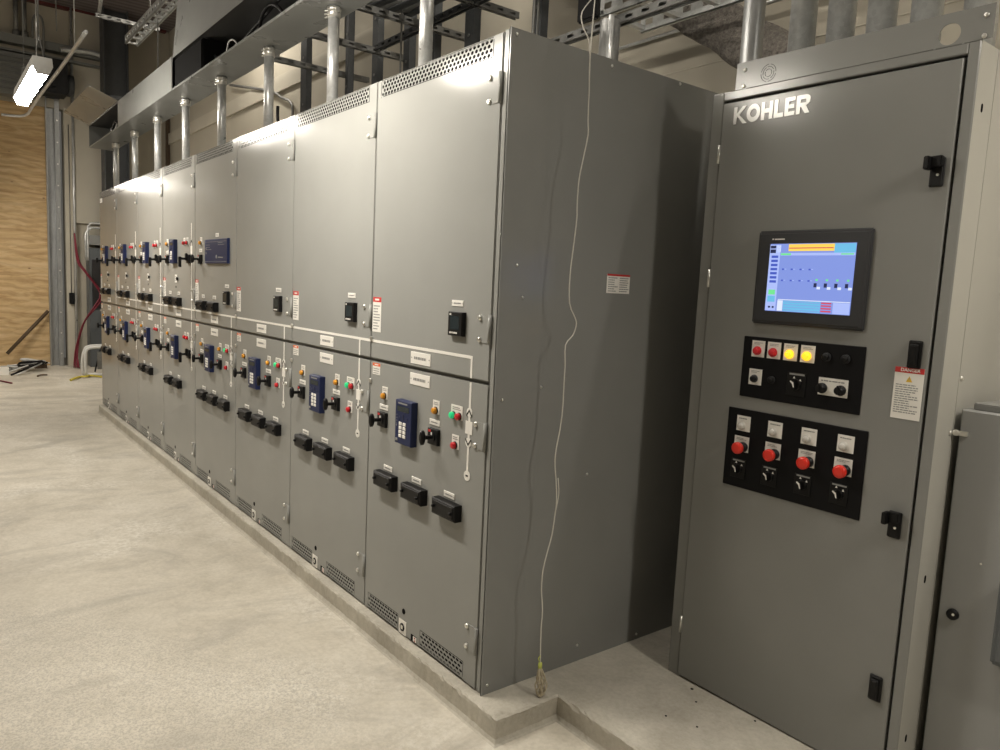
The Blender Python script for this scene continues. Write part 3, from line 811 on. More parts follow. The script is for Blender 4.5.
def strut(x0, x1, y0, y1, z, label, mat='strut', s=.041):
    """slotted C-channel"""
    p = MB(); L = max(abs(x1-x0), abs(y1-y0)); along_y = abs(y1-y0) > abs(x1-x0)
    n = int(L/.1)
    q = MB(); q.box(0,L,s-.003,s,0,s); q.box(0,L,0,.010,0,.003); q.box(0,L,s-.010,s,0,.003)
    hs = [(.02+i*.1,.065+i*.1,s/2-.008,s/2+.008) for i in range(n)]
    r = MB(); r.plate((0,L),(0,s),hs,0,.003)
    for v in r.v: pass
    q.add([(a,c,s-b_) for a,b_,c in r.v], r.f)
    r2 = MB(); r2.plate((0,L),(0,s),hs,0,.003)
    q.add([(a,-b_,c) for a,b_,c in r2.v], r2.f)
    if along_y: vs = [(-b_, a, c) for a,b_,c in q.v]; org = (x0+s/2, min(y0,y1), z)
    else: vs = q.v; org = (min(x0,x1), y0, z)
    q.v = vs
    o = part('slotted_strut', q, mat, None, org); return tag(o, label, 'support channel', 'slotted support channels')
strut(-4.08,-4.08,.55,1.6,3.18,'lowest slotted cross channel behind the wireway, furthest left')
strut(-3.30,-3.30,.40,1.58,3.18,'bright-edged slotted cross channel passing behind the third silver pipe')
strut(-2.56,-2.56,.45,1.6,3.18,'slotted cross channel passing behind the large near silver pipe')
strut(-2.02,-2.02,.6,1.6,3.20,'slotted cross channel above the near corner cabinet')
strut(-3.3,-1.2,1.24,1.24,3.20,'dark lengthwise channel linking the cross channels','post')
strut(-1.3,1.6,1.12,1.12,2.72,'lengthwise channel over the side panel carrying the ladder tray')
# hanging rods
ROD = [(-2.42,.5,2.3,'left of the large near silver pipe'),(-3.30,1.0,3.2,'over the bright-edged cross channel'),(-2.56,1.05,2.3,'beside the slotted cross channel'),(-1.05,.95,2.29,'above the near end of the side panel'),(-2.02,1.2,3.2,'over the near corner cross channel'),(-4.08,.8,3.2,'over the furthest left cross channel'),(-1.25,1.14,2.74,'at the left end of the channel under the ladder tray')]
for (x,y,z,d) in ROD:
    p = MB(); p.cyl((x,y,z),(x,y,ZC),.007,8); p.cyl((x,y,z+.9),(x,y,z+.93),.014,6)
    tag(part('hanger_rod', p, 'strut'), 'thin threaded hanger rod '+d, 'rod', 'threaded hanger rods')
# hood duct / dark equipment mass over struts
p = MB(); p.tube([(-3.0,.62,4.6),(-2.98,.66,3.8),(-2.85,.8,3.40),(-2.6,1.15,3.34),(-2.0,1.2,3.4),(-1.3,1.15,3.36)], .06, 10, smooth=6)
tag(part('flexible_duct', p, 'strut'), 'dull corrugated hose lying on the cross channels', 'hose')
for k in range(4):
    p = MB(); p.tube([(-3.1,.75+.12*k,4.6),(-3.08,.75+.12*k,3.9),(-2.98,.75+.12*k,3.45),(-2.8,.76+.12*k,3.29),(-2.6,.8+.12*k,3.28),(-2.0,.85+.1*k,3.27),(-1.2,.8+.12*k,3.27)], .022, 8, smooth=5)
    tag(part('tray_cable', p, 'post'), ['first dark cable on the cross channels, nearest the wireway','second dark cable on the cross channels','third dark cable on the cross channels','fourth dark cable on the cross channels, nearest the wall'][k], 'cable', 'cables on the cross channels')
# ladder tray over the side panel
def tray(x0, x1, y0, y1, z, label, step=.23):
    t = thing('cable_tray', label, 'cable tray', (x0,y0,z))
    L = x1-x0; W = y1-y0
    n = int(L/.12)
    for yy in (0, W):
        p = MB(); r = MB(); r.plate((0,L),(0,.09),[(.03+i*.12,.08+i*.12,.03,.06) for i in range(n)],0,.004)
        p.add([(a,b_+yy,c) for a,b_,c in r.v], r.f); p.box(0,L,yy,yy+.02,0,.004); p.box(0,L,yy,yy+.02,.086,.09)
        part('side_rail', p, 'galv', t)
    p = MB(); p.box(0,.03,0,W,.01,.03); me = p.mesh('rung', ['galv']); i = 0
    while i*step < L: link('rung', me, t, (i*step,0,0)); i += 1
    return t
tray(-.80,1.7,1.16,1.46,2.80,'galvanised ladder cable tray over the side panel and the control cabinet')
tray(-7.5,-4.6,.35,.465,3.98,'ladder cable tray high up in front of the far corner')
# truss-like cross channel far corner
strut(-8.1,-8.1,.16,.85,4.37,'slotted cross channel high in the far corner holding the ladder tray')
for (x,y,z,d) in ((-8.1,.2,4.37,'at the left end of the far high cross channel'),(-8.1,.75,4.37,'at the right end of the far high cross channel'),(-10.3,.05,4.7,'left of the steel column'),(-9.6,-.25,4.35,'above the strip light'),(-6.5,.46,3.4,'beside the far end of the tall open cover')):
    p = MB(); p.cyl((x,y,z),(x,y,ZC),.008,8)
    tag(part('hanger_rod', p, 'strut'), 'thin threaded hanger rod '+d, 'rod', 'threaded hanger rods')
strut(-9.4,-9.4,.55,1.45,3.75,'dark short cross channel right of the steel column','post')
p = MB(); p.cyl((-7.1,.18,5.3),(-8.1,.20,4.42),.02,8)
tag(part('diagonal_brace', p, 'galv'), 'short diagonal brace above the far high cross channel', 'brace')
# vertical pipe pair + elbow behind side panel
t = vconduit(-.63,1.07,H-.004,2.72,.048,'wide dull metal pipe rising behind the side panel', None, False, 'strut')
vconduit(-.575,1.02,H-.004,2.72,.014,'narrow pale pipe beside the wide dull pipe behind the side panel', None, False, 'galv')
t = thing('bolt_cluster', 'small cluster of bright bolts and wires on the cabinet roof beside the hanging string', 'bolts', (-.30,.62,H-.004))
p = MB(); p.box(-.12,.12,-.08,.08,0,.012); part('base', p, 'strut', t)
p = MB()
p.cyl((0,0,.012),(0,0,.035),.010,8); me = p.mesh('bolt', ['steel'])
for (x,y) in ((-.1,-.05),(.02,-.06),(.1,.02),(-.02,.05)): link('bolt', me, t, (x,y,0))
p = MB(); p.tube([(-.1,-.05,.03),(0,0,.09),(.1,.02,.03)], .003, 6, smooth=5); p.tube([(0,-.06,.03),(.05,0,.07),(.12,.0,.02)], .003, 6, smooth=5); part('wires', p, 'galv', t)
# black pad hanging + wall conduits
p = MB(); p.box(-.75,-.62,.96,1.0,2.71,3.1)
tag(part('black_sleeve', p, 'black', bevel=.01), 'black rectangular sleeve hanging behind the top of the string', 'sleeve')
p = MB(); p.tube([(0,0,0),(1,0,0)], .009, 8) if False else p.cyl((-2.2,1.80,2.902),(2.2,1.80,2.902),.010,8)
tag(part('wall_conduit', p, 'galv'), 'thin horizontal pipe crossing in front of the fireproofed brace', 'conduit')
p = MB(); p.tube([(-8.45,1.82,4.0),(-7.05,1.82,3.68),(-6.63,1.82,3.53),(-6.35,1.82,3.42),(-6.3,1.82,3.2),(-6.3,1.82,2.3)], .016, 8, smooth=5)
tag(part('wall_conduit', p, 'strut'), 'thin dull pipe running along the back wall then bending down', 'conduit')
p = MB(); p.tube([(-4.35,.9,2.9),(-4.35,.9,2.80),(-4.35,.92,2.76),(-4.30,1.0,2.755)], .014, 8, smooth=4)
tag(part('cable_tail', p, 'black'), 'short black cable tail bent under the wireway', 'cable')
p = MB(); p.box(-11.74,-11.68,1.80,1.855,2.2,4.1)
tag(part('corner_shade', p, 'wood'), 'narrow dark strip painted as shade in the far wall corner, seen between silver pipes', 'channel')  # dark strip painted in for the shadow of the wall corner
# grey beam running cross behind
p = MB(); p.box(-6.2,-4.9,1.42,1.52,3.2,3.34)
# sprayed fireproofed brace
def brace():
    mb = MB(); R = random.Random(5)
    a0, a1 = Vector((-2.05,1.68,3.78)), Vector((.9,1.68,1.72))
    d = (a1-a0).normalized(); nrm = Vector((-d.z,0,d.x)); n = 60; k = 12; vs = []
    off = .115
    c0 = a0+nrm*off; L = (a1-a0).length
    for i in range(n+1):
        p0 = c0+d*(L*i/n)
        for j in range(k):
            t = 2*PI*j/k; sx = math.copysign(abs(math.cos(t))**.45, math.cos(t)); sy = math.copysign(abs(math.sin(t))**.45, math.sin(t))
            r = 1+R.uniform(-.10,.10)
            vs.append(p0+nrm*(.118*sx*r)+Vector((0,.09*sy*r,0)))
    fs = [(i*k+j, i*k+(j+1) % k, (i+1)*k+(j+1) % k, (i+1)*k+j) for i in range(n) for j in range(k)]
    mb.add(vs, fs, 0, True); return mb
tag(part('fireproofed_brace', brace(), 'fuzz'), 'rough brown fireproofed diagonal brace against the back wall', 'brace')

# ------------------------------------------------------------------ control cabinet (right)
K = .7232
kc = thing('control_cabinet', 'tall grey control cabinet with touchscreen and two black button panels', 'control cabinet', (-.006, K, 0), None, (0, .005, 0))
p = MB(); p.box(.2525,1.1065,.022,.76,.0,2.166)
part('body', p, 'kgear', kc)
p = MB(); p.rbox(.252,.2985,0,.03,0,2.168,.003); p.rbox(1.0775,1.108,0,.03,0,2.168,.003); p.rbox(.2985,1.0775,0,.03,2.138,2.168,.003)
part('frame', p, 'kgear', kc)
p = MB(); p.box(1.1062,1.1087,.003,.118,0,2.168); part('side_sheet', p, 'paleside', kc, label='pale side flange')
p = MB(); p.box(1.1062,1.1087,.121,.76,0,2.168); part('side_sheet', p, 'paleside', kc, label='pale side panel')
p = MB(); p.box(.2985,1.0775,.018,.024,.004,2.138); part('gap_shade', p, 'shadowgap', kc)  # dark sheet painted in as the shadow around the door
door = MB(); door.rbox(.302,1.070,-.004,.016,.008,2.128,.0025); door = part('door', door, 'kgear', kc)
# header plate with an open knock-out
def header():
    mb = MB(); x0,x1,z0,z1 = .343,1.133,2.168,2.256; cx, cz, r = 1.025,2.2,.0285
    N_ = 32; x2, x3 = cx-.04, cx+.04
    mb.box(x0,x2,0,.003,z0,z1); mb.box(x3,x1,0,.003,z0,z1)
    ring = [(cx+r*math.cos(2*PI*i/N_), cz+r*math.sin(2*PI*i/N_)) for i in range(N_)]
    def proj(a):
        c, s_ = math.cos(a), math.sin(a); kx = (.04)/abs(c) if abs(c) > 1e-6 else 9; kz = ((z1-cz) if s_ > 0 else (cz-z0))/abs(s_) if abs(s_) > 1e-6 else 9
        k_ = min(kx, kz); return (cx+c*k_, cz+s_*k_)
    outer = [proj(2*PI*i/N_) for i in range(N_)]
    vs = []
    for y in (0,.003): vs += [(x,y,z) for x, z in ring]+[(x,y,z) for x, z in outer]
    n2 = 2*N_; fs = []
    for i in range(N_):
        j = (i+1) % N_
        fs += [(i,j,N_+j,N_+i), (n2+i,n2+N_+i,n2+N_+j,n2+j), (i,n2+i,n2+j,j)]
    mb.add(vs, fs)
    # corner fillers
    for sx in (-1,1):
        for sz, zz in ((1,z1),(-1,z0)):
            best = [o for o in outer if (o[0]-cx)*sx > 0 and (o[1]-cz)*sz > 0]
            e1 = max([o for o in best if abs(o[1]-zz) < 1e-4], key=lambda o: o[0]*sx)
            e2 = max([o for o in best if abs(abs(o[0]-cx)-.04) < 1e-4], key=lambda o: o[1]*sz)
            mb.add([(e1[0],0,e1[1]),(cx+sx*.04,0,zz),(e2[0],0,e2[1])], [(0,1,2)])
    return mb
hd = part('header_plate', header(), 'kgear', kc)
p = MB(); p.lathe((0,0,0),(0,-1,0),[(0,.007),(.004,.006),(.005,.002)],10); me = p.mesh('screw', ['steel'])
for (x,z) in ((.376,2.23),(.376,2.176),(1.113,2.229),(1.113,2.176)): link('screw', me, hd, (x,0,z))
p = MB()   # closed knock-out: concentric rings with tabs
for r in (.0285,.021,.013):
    n = 28
    for i in range(n):
        if (i+int(r*300)) % 7 == 0: continue
        a0_, a1_ = 2*PI*i/n, 2*PI*(i+1)/n
        p.prism([(.468+r*math.cos(a0_),2.203+r*math.sin(a0_)),(.468+r*math.cos(a1_),2.203+r*math.sin(a1_)),(.468+(r-.0016)*math.cos(a1_),2.203+(r-.0016)*math.sin(a1_)),(.468+(r-.0016)*math.cos(a0_),2.203+(r-.0016)*math.sin(a0_))],-.0008,.0)
part('knockout', p, 'shadowgap', hd)
# hinges on the left
p = MB()
p.cyl((.300,-.006,-.032),(.300,-.006,.032),.005,10); me = p.mesh('hinge', ['steel'])
for z in (1.955,1.52,.21): link('hinge', me, door, (0,0,z))
# KOHLER lettering, raised silver
def lettering():
    mb = MB(); x = .350; z0 = 2.050; h = .058; y0, y1 = -.0065, -.004; st = .0135
    def q(pts): mb.prism([(x+a, z0+b_*h) for a, b_ in pts], y0, y1)
    q([(0,0),(st,0),(st,1),(0,1)]); q([(st,.36),(st,.62),(.034,1),(.050,1)][::-1]); q([(st+.006,.56),(.017,.42),(.037,0),(.054,0)][::-1]) ; x += .051
    n = 28; r1, r2 = .0265, .0125
    vs = []
    for y in (y0, y1):
        for r in (r1, r2):
            for i in range(n): vs.append((x+.027+r*math.cos(2*PI*i/n), y, z0+h/2+r*1.12*math.sin(2*PI*i/n)))
    fs = []
    for i in range(n):
        j = (i+1) % n; fs += [(i,j,n+j,n+i),(2*n+i,3*n+i,3*n+j,2*n+j),(i,2*n+i,2*n+j,j),(n+i,n+j,3*n+j,3*n+i)]
    mb.add(vs, fs); x += .057
    q([(0,0),(st,0),(st,1),(0,1)]); q([(.030,0),(.030+st,0),(.030+st,1),(.030,1)]); q([(st,.38),(.030,.38),(.030,.62),(st,.62)]); x += .0485
    q([(0,0),(st,0),(st,1),(0,1)]); q([(st,0),(.034,0),(.034,.24),(st,.24)]); x += .0385
    q([(0,0),(st,0),(st,1),(0,1)]); q([(st,0),(.036,0),(.036,.22),(st,.22)]); q([(st,.39),(.033,.39),(.033,.61),(st,.61)]); q([(st,.78),(.036,.78),(.036,1),(st,1)]); x += .041
    q([(0,0),(st,0),(st,1),(0,1)]); q([(st,.78),(.032,.78),(.044,.92),(.034,1),(st,1)]); q([(.030,.42),(.040,.48),(.047,.6),(.047,.85),(.040,.95),(.0315,.8),(.033,.6)]); q([(st,.36),(.030,.36),(.036,.44),(.032,.58),(st,.58)]); q([(.016,.38),(.031,0),(.048,0),(.033,.42)])
    return mb
part('brand_lettering', lettering(), 'letter', door, label='raised silver KOHLER letters')
# touchscreen
hm = thing('touchscreen', '', 'x', (0,0,0)); hm.parent = kc
for kk in ('label','category'): del hm[kk]
bpy.data.objects.remove(hm)
p = MB(); p.rbox(.496,.881,-.020,-.004,1.372,1.681,.008)
hm = part('touchscreen', p, 'bezel', kc, bevel=.004)
p = MB(); Y0, Y1 = -.0215, -.020
p.box(.535,.825,Y0,Y1,1.416,1.636,0)
def r_(x0,x1,z0,z1,m,d=.0004): p.box(x0,x1,Y0-d,Y0,z0,z1,m)
r_(.535,.573,1.418,1.632,9); r_(.602,.757,1.612,1.634,5); r_(.604,.754,1.620,1.623,6,.0008); r_(.757,.824,1.606,1.634,3); r_(.575,.824,1.598,1.606,9)
r_(.537,.557,1.621,1.630,8,.0008); r_(.537,.557,1.606,1.618,8,.0008); r_(.560,.574,1.608,1.632,7); r_(.78,.82,1.6,1.604,4,.0008); r_(.576,.612,1.599,1.605,4,.0008)
for i in range(7): r_(.543-.001*i*0,.567,1.590-i*.0135,1.598-i*.0135,2,.0008)
r_(.543,.567,1.470,1.486,4,.0008); r_(.541,.568,1.446,1.466,3,.0008); r_(.546,.554,1.426,1.432,8,.0008); r_(.560,.567,1.426,1.432,8,.0008)
for j, z in enumerate((1.553,1.517)):
    for i in range(4): r_(.585+i*.031,.592+i*.031,z-.002,z+.003,2,.0008); r_(.594+i*.031,.600+i*.031,z,z+.002,9,.0008)
for i in range(4):
    r_(.705+i*.034,.712+i*.034,1.518,1.524,4,.0008); r_(.700+i*.034,.710+i*.034,1.498,1.511,8,.0008); r_(.711+i*.034,.722+i*.034,1.492,1.500,7,.0008)
r_(.58,.823,1.4535,1.456,7,.0008); r_(.579,.598,1.418,1.452,7,.0008); r_(.600,.728,1.418,1.452,3); r_(.770,.823,1.418,1.452,1+8)
for i in range(4): r_(.731,.764,1.4215+i*.0085,1.426+i*.0085,6,.0008); r_(.602,.726,1.4215+i*.0085,1.4232+i*.0085,0,.0008)
part('screen', p, ['scr','scrk','scrb','scrc','scrg','scry','scrr','scrw','scrk','scr2'], hm, (.013,0,.001))
p = MB(); p.box(.540,.546,-.0204,-.020,1.6495,1.6535); p.box(.549,.585,-.0204,-.020,1.649,1.653); part('brand_mark', p, 'white', hm, (.012,0,.001))
# panel 1
p = MB(); p.rbox(.466,.890,-.008,-.004,1.1155,1.3245,.0015)
p1 = part('button_panel', p, 'blackp', kc, (.003,0,.001), bevel=.003)
D0 = -.008
def legend(parent, x0, x1, z0, z1, n=2, seed=1):
    q = MB(); q.box(x0,x1,D0-.0012,D0,z0,z1,0); lines(q, x0+.008, x1-.008, z1-.014, z1-.005, n, D0-.0016, 1, seed, .4)
    return part('legend_plate', q, ['white','ink'], parent)
def lamp(parent, x, z, mat, r=.0135, name='indicator_light', lab=None):
    q = MB(); q.lathe((x,D0-.001,z),(0,-1,0),[(0,r*1.12),(.005,r*1.12),(.0055,r*.98)],20,1)
    q.lathe((x,D0-.006,z),(0,-1,0),[(0,r*.92),(.007,r*.9),(.011,r*.7),(.0125,r*.3)],20,0)
    return part(name, q, [mat,'bezel' if mat == 'black' else mat], parent, label=lab)
for x, mat, lb in ((.5255,'redb','red lens'),(.585,'redb','red lens'),(.645,'yellowon','lit yellow lens'),(.7055,'yellowon','lit yellow lens')):
    legend(p1, x-.0245, x+.0245, 1.257, 1.3125, 2, int(x*1000)); lamp(p1, x-.002, 1.278, mat, lab=lb)
for x in (.7705,.832): lamp(p1, x, 1.282, 'black', .0125, lab='dark lens')
legend(p1,.499,.548,1.161,1.2155,2,8); lamp(p1,.521,1.182,'black',.012,'pushbutton','black button')
lamp(p1,.587,1.186,'black',.011,'pushbutton','black button')
def selector(parent, x, z, sc=1.0):
    q = MB(); q.rbox(x-.029*sc,x+.029*sc,D0-.003,D0,z-.036*sc,z+.030*sc,.001,0)
    q.lathe((x,D0-.003,z-.004),(0,-1,0),[(0,.016*sc),(.006,.015*sc)],16,0)
    q.box(x-.022*sc,x+.024*sc,D0-.0042,D0-.003,z+.023*sc,z+.028*sc,2)
    for a in (-.008,.014): q.prism([(x+a-.004,z+.013-a*.3),(x+a+.004,z+.013-a*.3),(x+a,z+.020-a*.3)],D0-.0040,D0-.003,1)
    q.box(x-.022*sc,x-.016*sc,D0-.0036,D0-.003,z-.020,z-.016,0); q.box(x-.012*sc,x-.007*sc,D0-.0036,D0-.003,z-.030,z-.026,0)
    o = part('selector_switch', q, ['black','white','ink'], parent)
    q = MB(); q.prism([(x-.004,z-.016),(x+.006,z-.016),(x+.003,z+.012),(x-.005,z+.010)],D0-.024,D0-.009,0)
    q.prism([(x-.010,z+.006),(x-.001,z-.001),(x+.003,z-.012),(x+.0065,z-.012),(x+.003,z+.004),(x-.008,z+.010)],D0-.0246,D0-.024,1)
    part('handle', q, ['black','white'], o)
selector(p1, .676, 1.186, 1.15)
legend(p1,.7515,.8475,1.1615,1.217,1,15)
for x in (.766,.827):
    q = MB(); q.lathe((x,D0-.001,1.183),(0,-1,0),[(0,.0165),(.006,.0165),(.006,.013),(.022,.0125),(.023,.010)],20,0); q.box(x-.003,x+.003,D0-.026,D0-.02,1.171,1.199,0)
    part('selector_knob', q, ['black'], p1)
# panel 2
p = MB(); p.rbox(.4295,.9245,-.008,-.004,.792,1.070,.0015)
p2 = part('button_panel', p, 'blackp', kc, (.002,0,.002), bevel=.003)
for i in range(4):
    dx = i*.1215
    legend(p2,.4685+dx,.5215+dx,.993,1.0465,1,30+i); lamp(p2,.4895+dx,1.011,'clearl',.0125,lab='clear lens')
    legend(p2,.465+dx,.5225+dx,.9205,.9745,2,40+i)
    x, z = .503+dx, .938
    q = MB(); q.lathe((x,D0-.001,z),(0,-1,0),[(0,.0175),(.012,.0175),(.013,.012),(.028,.012)],20,1)
    q.lathe((x,D0-.028,z),(0,-1,0),[(0,.014),(.003,.0205),(.013,.0205),(.017,.017),(.018,.010)],24,0)
    part('emergency_button', q, ['redm','black'], p2, label='red mushroom button')
    selector(p2, .4895+dx, .862, 1.0)
# danger label
p = MB(); p.box(.983,1.0645,-.0052,-.004,1.127,1.278,0); p.box(.983,1.0645,-.0056,-.0052,1.262,1.278,1)
p.prism([(1.016,1.236),(1.034,1.236),(1.025,1.253)],-.0056,-.0052,2)
p.box(1.0242,1.0258,-.0059,-.0056,1.242,1.248,3)
lines(p,.989,1.055,1.143,1.230,13,-.0056,3,77,.45)
dl = part('danger_label', p, ['white','redl','yellowl','ink'], door)
cu = bpy.data.curves.new('danger_text','FONT'); cu.body = 'DANGER'; cu.size = .0135; cu.align_x = 'CENTER'; cu.align_y = 'CENTER'; cu.extrude = .0002; cu.offset = .0003
to = bpy.data.objects.new('tmp', cu); C.objects.link(to); bpy.context.view_layer.update()
tm = bpy.data.meshes.new_from_object(to.evaluated_get(bpy.context.evaluated_depsgraph_get())); bpy.data.objects.remove(to)
tm.materials.clear(); tm.materials.append(M['white'])
link('danger_text', tm, dl, (1.026,-.0060,1.270), (PI/2,0,0))
# latches
def latch(z, opened, x=1.030):
    q = MB(); q.rbox(x-.019,x+.019,-.012,-.004,z-.040,z+.040,.003,0); o = part('door_latch', q, 'black', door, bevel=.002)
    q = MB()
    if opened: q.prism([(x-.020,z+.010),(x+.018,z+.012),(x+.018,z+.042),(x-.016,z+.040)],-.034,-.012); q.box(x-.022,x-.008,-.050,-.020,z+.004,z+.040)
    else: q.rbox(x-.012,x+.012,-.022,-.012,z-.034,z+.030,.004)
    part('handle', q, 'black', o, bevel=.002)
    q = MB(); q.cyl((x+.004,-.014,z-.008),(x+.004,-.012,z-.008),.004,10); part('keyhole', q, 'steel', o)
latch(1.828, True, 1.037); latch(1.317, False, 1.033); latch(.812, True, 1.031); latch(.300, False, 1.029)
# little slots on the frame's right side
p = MB()
p.cyl((1.1083,.05,-.006),(1.1093,.05,-.006),.006,10); p.cyl((1.1083,.05,.006),(1.1093,.05,.006),.006,10); p.box(1.1083,1.1093,.044,.056,-.006,.006); me = p.mesh('slot', ['void'])
for z in (.16,.66,2.0): link('slot', me, kc, (0,0,z))
p = MB()
p.lathe((1.1085,0,0),(1,0,0),[(0,.008),(.004,.007),(.006,.003)],10); me = p.mesh('bolt', ['steel'])
for (y,z) in ((.134,2.16),(.134,1.252),(.10,1.094)): link('bolt', me, kc, (0,y,z))

# pipes above the control cabinet
for i, x in enumerate((.41,.555,.695,.837,.993)):
    vconduit(x, K+.28, 2.162, ZC, .046, ['first galvanised pipe above the control cabinet, nearest the brand letters','second galvanised pipe above the control cabinet','middle galvanised pipe of the five above the control cabinet','fourth galvanised pipe above the control cabinet','galvanised pipe above the open round hole of the header plate'][i], 'galvanised pipes above the control cabinet', False)
vconduit(.205, 1.0, 2.166-2.1, ZC, .040, 'dull grey pipe left of the galvanised pipes above the control cabinet', None, False, 'track')

# ------------------------------------------------------------------ low cabinet at the right edge
t = thing('low_cabinet', 'low grey cabinet at the right picture edge, fixed beside the control cabinet', 'cabinet', (1.122, .845, 0))
p = MB(); p.box(0,1.3,.02,.5,0,1.158); part('body', p, 'boxgrey', t)
p = MB(); p.box(.022,1.3,.045,.5,1.165,1.178); p.box(.022,1.3,.03,.045,1.158,1.178); part('top_cover', p, 'geartop', t, bevel=.003)
p = MB(); p.rbox(.004,1.3,-.004,.02,.01,1.160,.004); d = part('door', p, 'boxgrey', t)
p = MB(); p.lathe((.044,-.004,.554),(0,-1,0),[(0,.017),(.008,.016),(.010,.010)],20,0); p.cyl((.048,-.0148,.556),(.048,-.0138,.556),.004,8,1); part('knob', p, ['black','steel'], d)
p = MB(); p.rbox(.155,.45,-.035,-.004,.455,.70,.012); part('handle_plate', p, 'encl', d, bevel=.006)
p = MB(); p.cyl((.1,-.006,.726),(.1,-.004,.726),.003,8); p.lathe((-.002,-.006,1.09),(0,-1,0),[(0,.010),(.006,.009)],10); p.box(-.004,.028,-.010,-.004,1.083,1.097)
part('latch', p, 'steel', d)

# ------------------------------------------------------------------ hanging string
SX = .12
WIRE = [(.2,3.0),(.225,2.75),(.258,2.50),(.247,2.40),(.240,2.21),(.244,2.114),(.247,2.018),(.251,1.971),(.234,1.886),(.221,1.819),(.219,1.737),(.221,1.687),(.212,1.587),(.205,1.503),(.210,1.408),(.240,1.358),(.247,1.334),(.234,1.299),(.202,1.265),(.205,1.196),(.205,1.127),(.205,1.04),(.198,.970),(.185,.901),(.184,.848),(.193,.794),(.201,.721),(.197,.668),(.188,.597),(.173,.545),(.155,.476),(.153,.404),(.163,.328),(.161,.255),(.165,.160),(.166,.127)]
t = thing('hanging_string', 'thin white string hanging in front of the dark side panel, looped at its lower end', 'string', (SX, .2, 0))
p = MB(); p.tube([(0, y-.2, z) for y, z in WIRE], .0022, 6, smooth=3)
p.tube([(0,.052,2.42),(-.02,.012,2.36),(-.01,.010,2.31),(0,.030,2.27),(0,.040,2.21),(0,.042,2.15)], .0020, 6, smooth=4)
p.tube([(0,.002,.80),(.004,.006,.74),(.0,-.004,.67)], .0018, 6, smooth=3)
part('string', p, 'string', t)
p = MB()
R = random.Random(9)
for k in range(11):
    a = -.021+.0042*k; pts = []
    for q in range(11):
        u = q/10; wob = math.sin(PI*u)**.8
        pts.append((.014*math.sin(2*PI*u+k*1.3)*wob, -.034+(a*(1 if k % 2 else .75))*wob+.022*u*wob, .122-(.120-.004*(k % 3))*math.sin(PI*u*.5)**1.0 if u < .999 else .004))
    p.tube(pts, .0027, 6, smooth=3)
part('loop', p, 'twine', t)
p = MB(); p.lathe((0,-.034,.108),(0,0,1),[(0,.006),(.012,.008),(.024,.006)],10)
p.tube([(0,-.034,.13),(0,-.044,.15),(0,-.036,.158)], .002, 6)
part('knot', p, 'lime', t, label='yellow-green knot')

# ------------------------------------------------------------------ strip lights
def striplight(x0, y, z, label, L=1.22, rot=0):
    t = thing('strip_light', label, 'strip light', (x0, y, z), 'suspended strip lights', (0,0,rot))
    p = MB(); p.box(0,L,-.055,.055,.02,.075)
    p.prism([(-.0,.0)]*0 or [(0,0.02),(.001,.02),(.001,.021),(0,.021)], -.05, .05)
    for x in (-.004, L):
        p.add([(x,-.055,.075),(x,.055,.075),(x,.06,.02),(x,.035,-.035),(x,-.035,-.035),(x,-.06,.02),
               (x+.004,-.055,.075),(x+.004,.055,.075),(x+.004,.06,.02),(x+.004,.035,-.035),(x+.004,-.035,-.035),(x+.004,-.06,.02)],
              [(0,1,2,3,4,5),(11,10,9,8,7,6)]+[(i,6+i,6+(i+1) % 6,(i+1) % 6) for i in range(6)])
    part('housing', p, 'lamphouse', t)
    p = MB(); n = 8; vs = []
    for x in (.004, L-.004):
        for i in range(n+1):
            a = PI*i/n; vs.append((x, .052*math.cos(a), .018-.052*math.sin(a)))
    p.add(vs, [(i, i+1, n+2+i, n+1+i) for i in range(n)], 0, True)
    part('lens', p, 'tubehigh' if z > 4 or x0 > 1.5 else 'tube', t)
    p = MB()
    for x in (.15, L-.15):
        p.tube([(x,-.03,.075),(x,0,.25)], .003, 6); p.tube([(x,.03,.075),(x,0,.25)], .003, 6); p.tube([(x,0,.25),(x,0,ZC-z)], .003, 6)
    part('hanger_wires', p, 'strut', t)
    return t
striplight(-5.10, -.86, 2.74, 'lit strip light hanging in front of the plywood sheet at upper left')
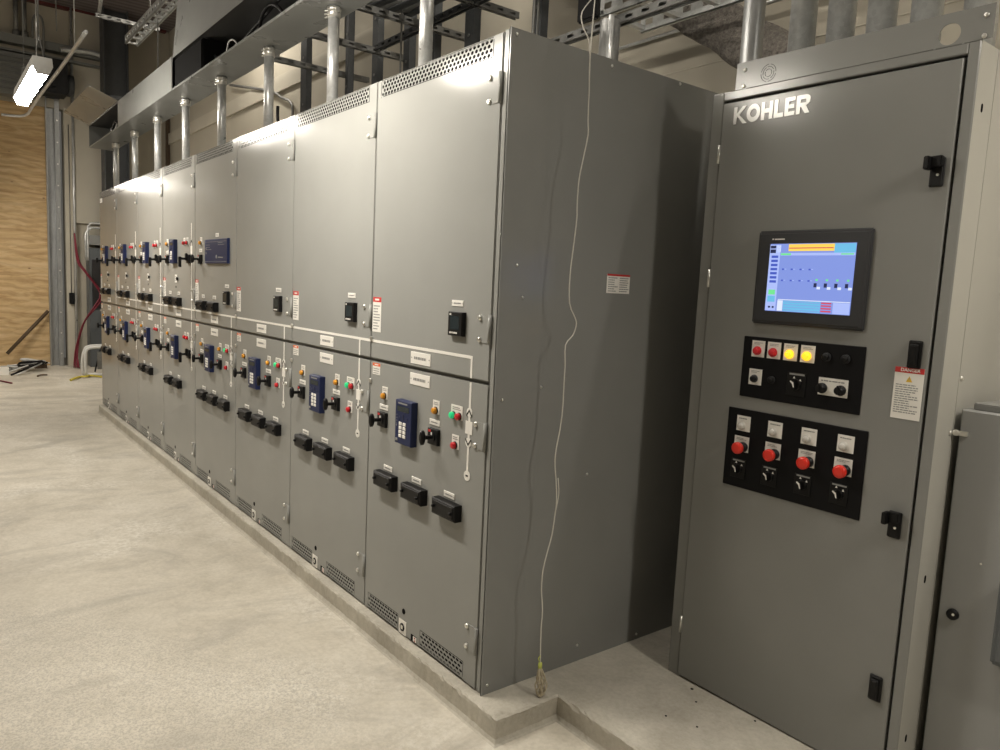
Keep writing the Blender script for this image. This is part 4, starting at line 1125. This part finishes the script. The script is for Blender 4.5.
for x0, y, z, l in ((-10.3,-.87,2.72,'lit strip light over the far end of the aisle'),(-1.62,-.87,2.62,'lit strip light over the aisle before the two nearest cabinets'),
                 (-4.4,-3.4,4.95,'unseen fill light added high over the middle of the open floor'),(-7.6,-3.4,4.95,'unseen fill light added high over the far open floor'),(-2.6,1.15,4.75,'unseen fill light added high above the cabinets'),(-7.6,1.15,4.75,'unseen fill light added high above the far cabinets'),(1.4,1.3,4.75,'unseen fill light added high above the control cabinet'),(-.3,-.5,4.9,'unseen fill light added high above the near corner of the cabinets')):  # the high ones are out of view, added to fill floor and wall
    striplight(x0, y, z, l, 1.22)
striplight(1.90, .42, 2.5, 'lit strip light to the right of the control cabinet')
# cord / conduit running past the visible light
p = MB(); p.tube([(-5.6,-.334,3.5),(-7.0,-.33,3.5),(-8.51,-.34,3.5),(-9.7,-.335,3.5),(-10.05,-.34,3.49),(-10.2,-.42,3.47),(-10.22,-.62,3.46)], .018, 8, smooth=4)
for x in (-6.2,-9.0): p.cyl((x,-.333,3.5),(x,-.333,ZC),.004,6)
tag(part('lighting_conduit', p, 'galv'), 'thin pale pipe running beside the strip light and bending at its end', 'conduit')

# ------------------------------------------------------------------ world, camera
w = bpy.data.worlds.new('room_air'); bpy.context.scene.world = w; w.use_nodes = True
w.node_tree.nodes['Background'].inputs['Color'].default_value = (.9,.85,.75,1)
w.node_tree.nodes['Background'].inputs['Strength'].default_value = .1
cam = bpy.data.objects.new('camera', bpy.data.cameras.new('camera')); C.objects.link(cam)
r = Vector((.61052,.79067,.04588)); u = Vector((-.11732,.03299,.99255)); f = Vector((-.78326,.61135,-.11291))
cam.matrix_world = Matrix(((r.x,u.x,-f.x,1.9836),(r.y,u.y,-f.y,-1.5302),(r.z,u.z,-f.z,1.4398),(0,0,0,1)))
cam.data.sensor_width = 36; cam.data.lens = 36*742.889/1000; cam.data.clip_start = .05; cam.data.clip_end = 100
sc = bpy.context.scene; sc.camera = cam
sc.view_settings.view_transform = 'Standard'; sc.view_settings.look = 'None'
sc.view_settings.gamma = 1; sc.view_settings.use_curve_mapping = False
sc.view_settings.exposure = 0.12
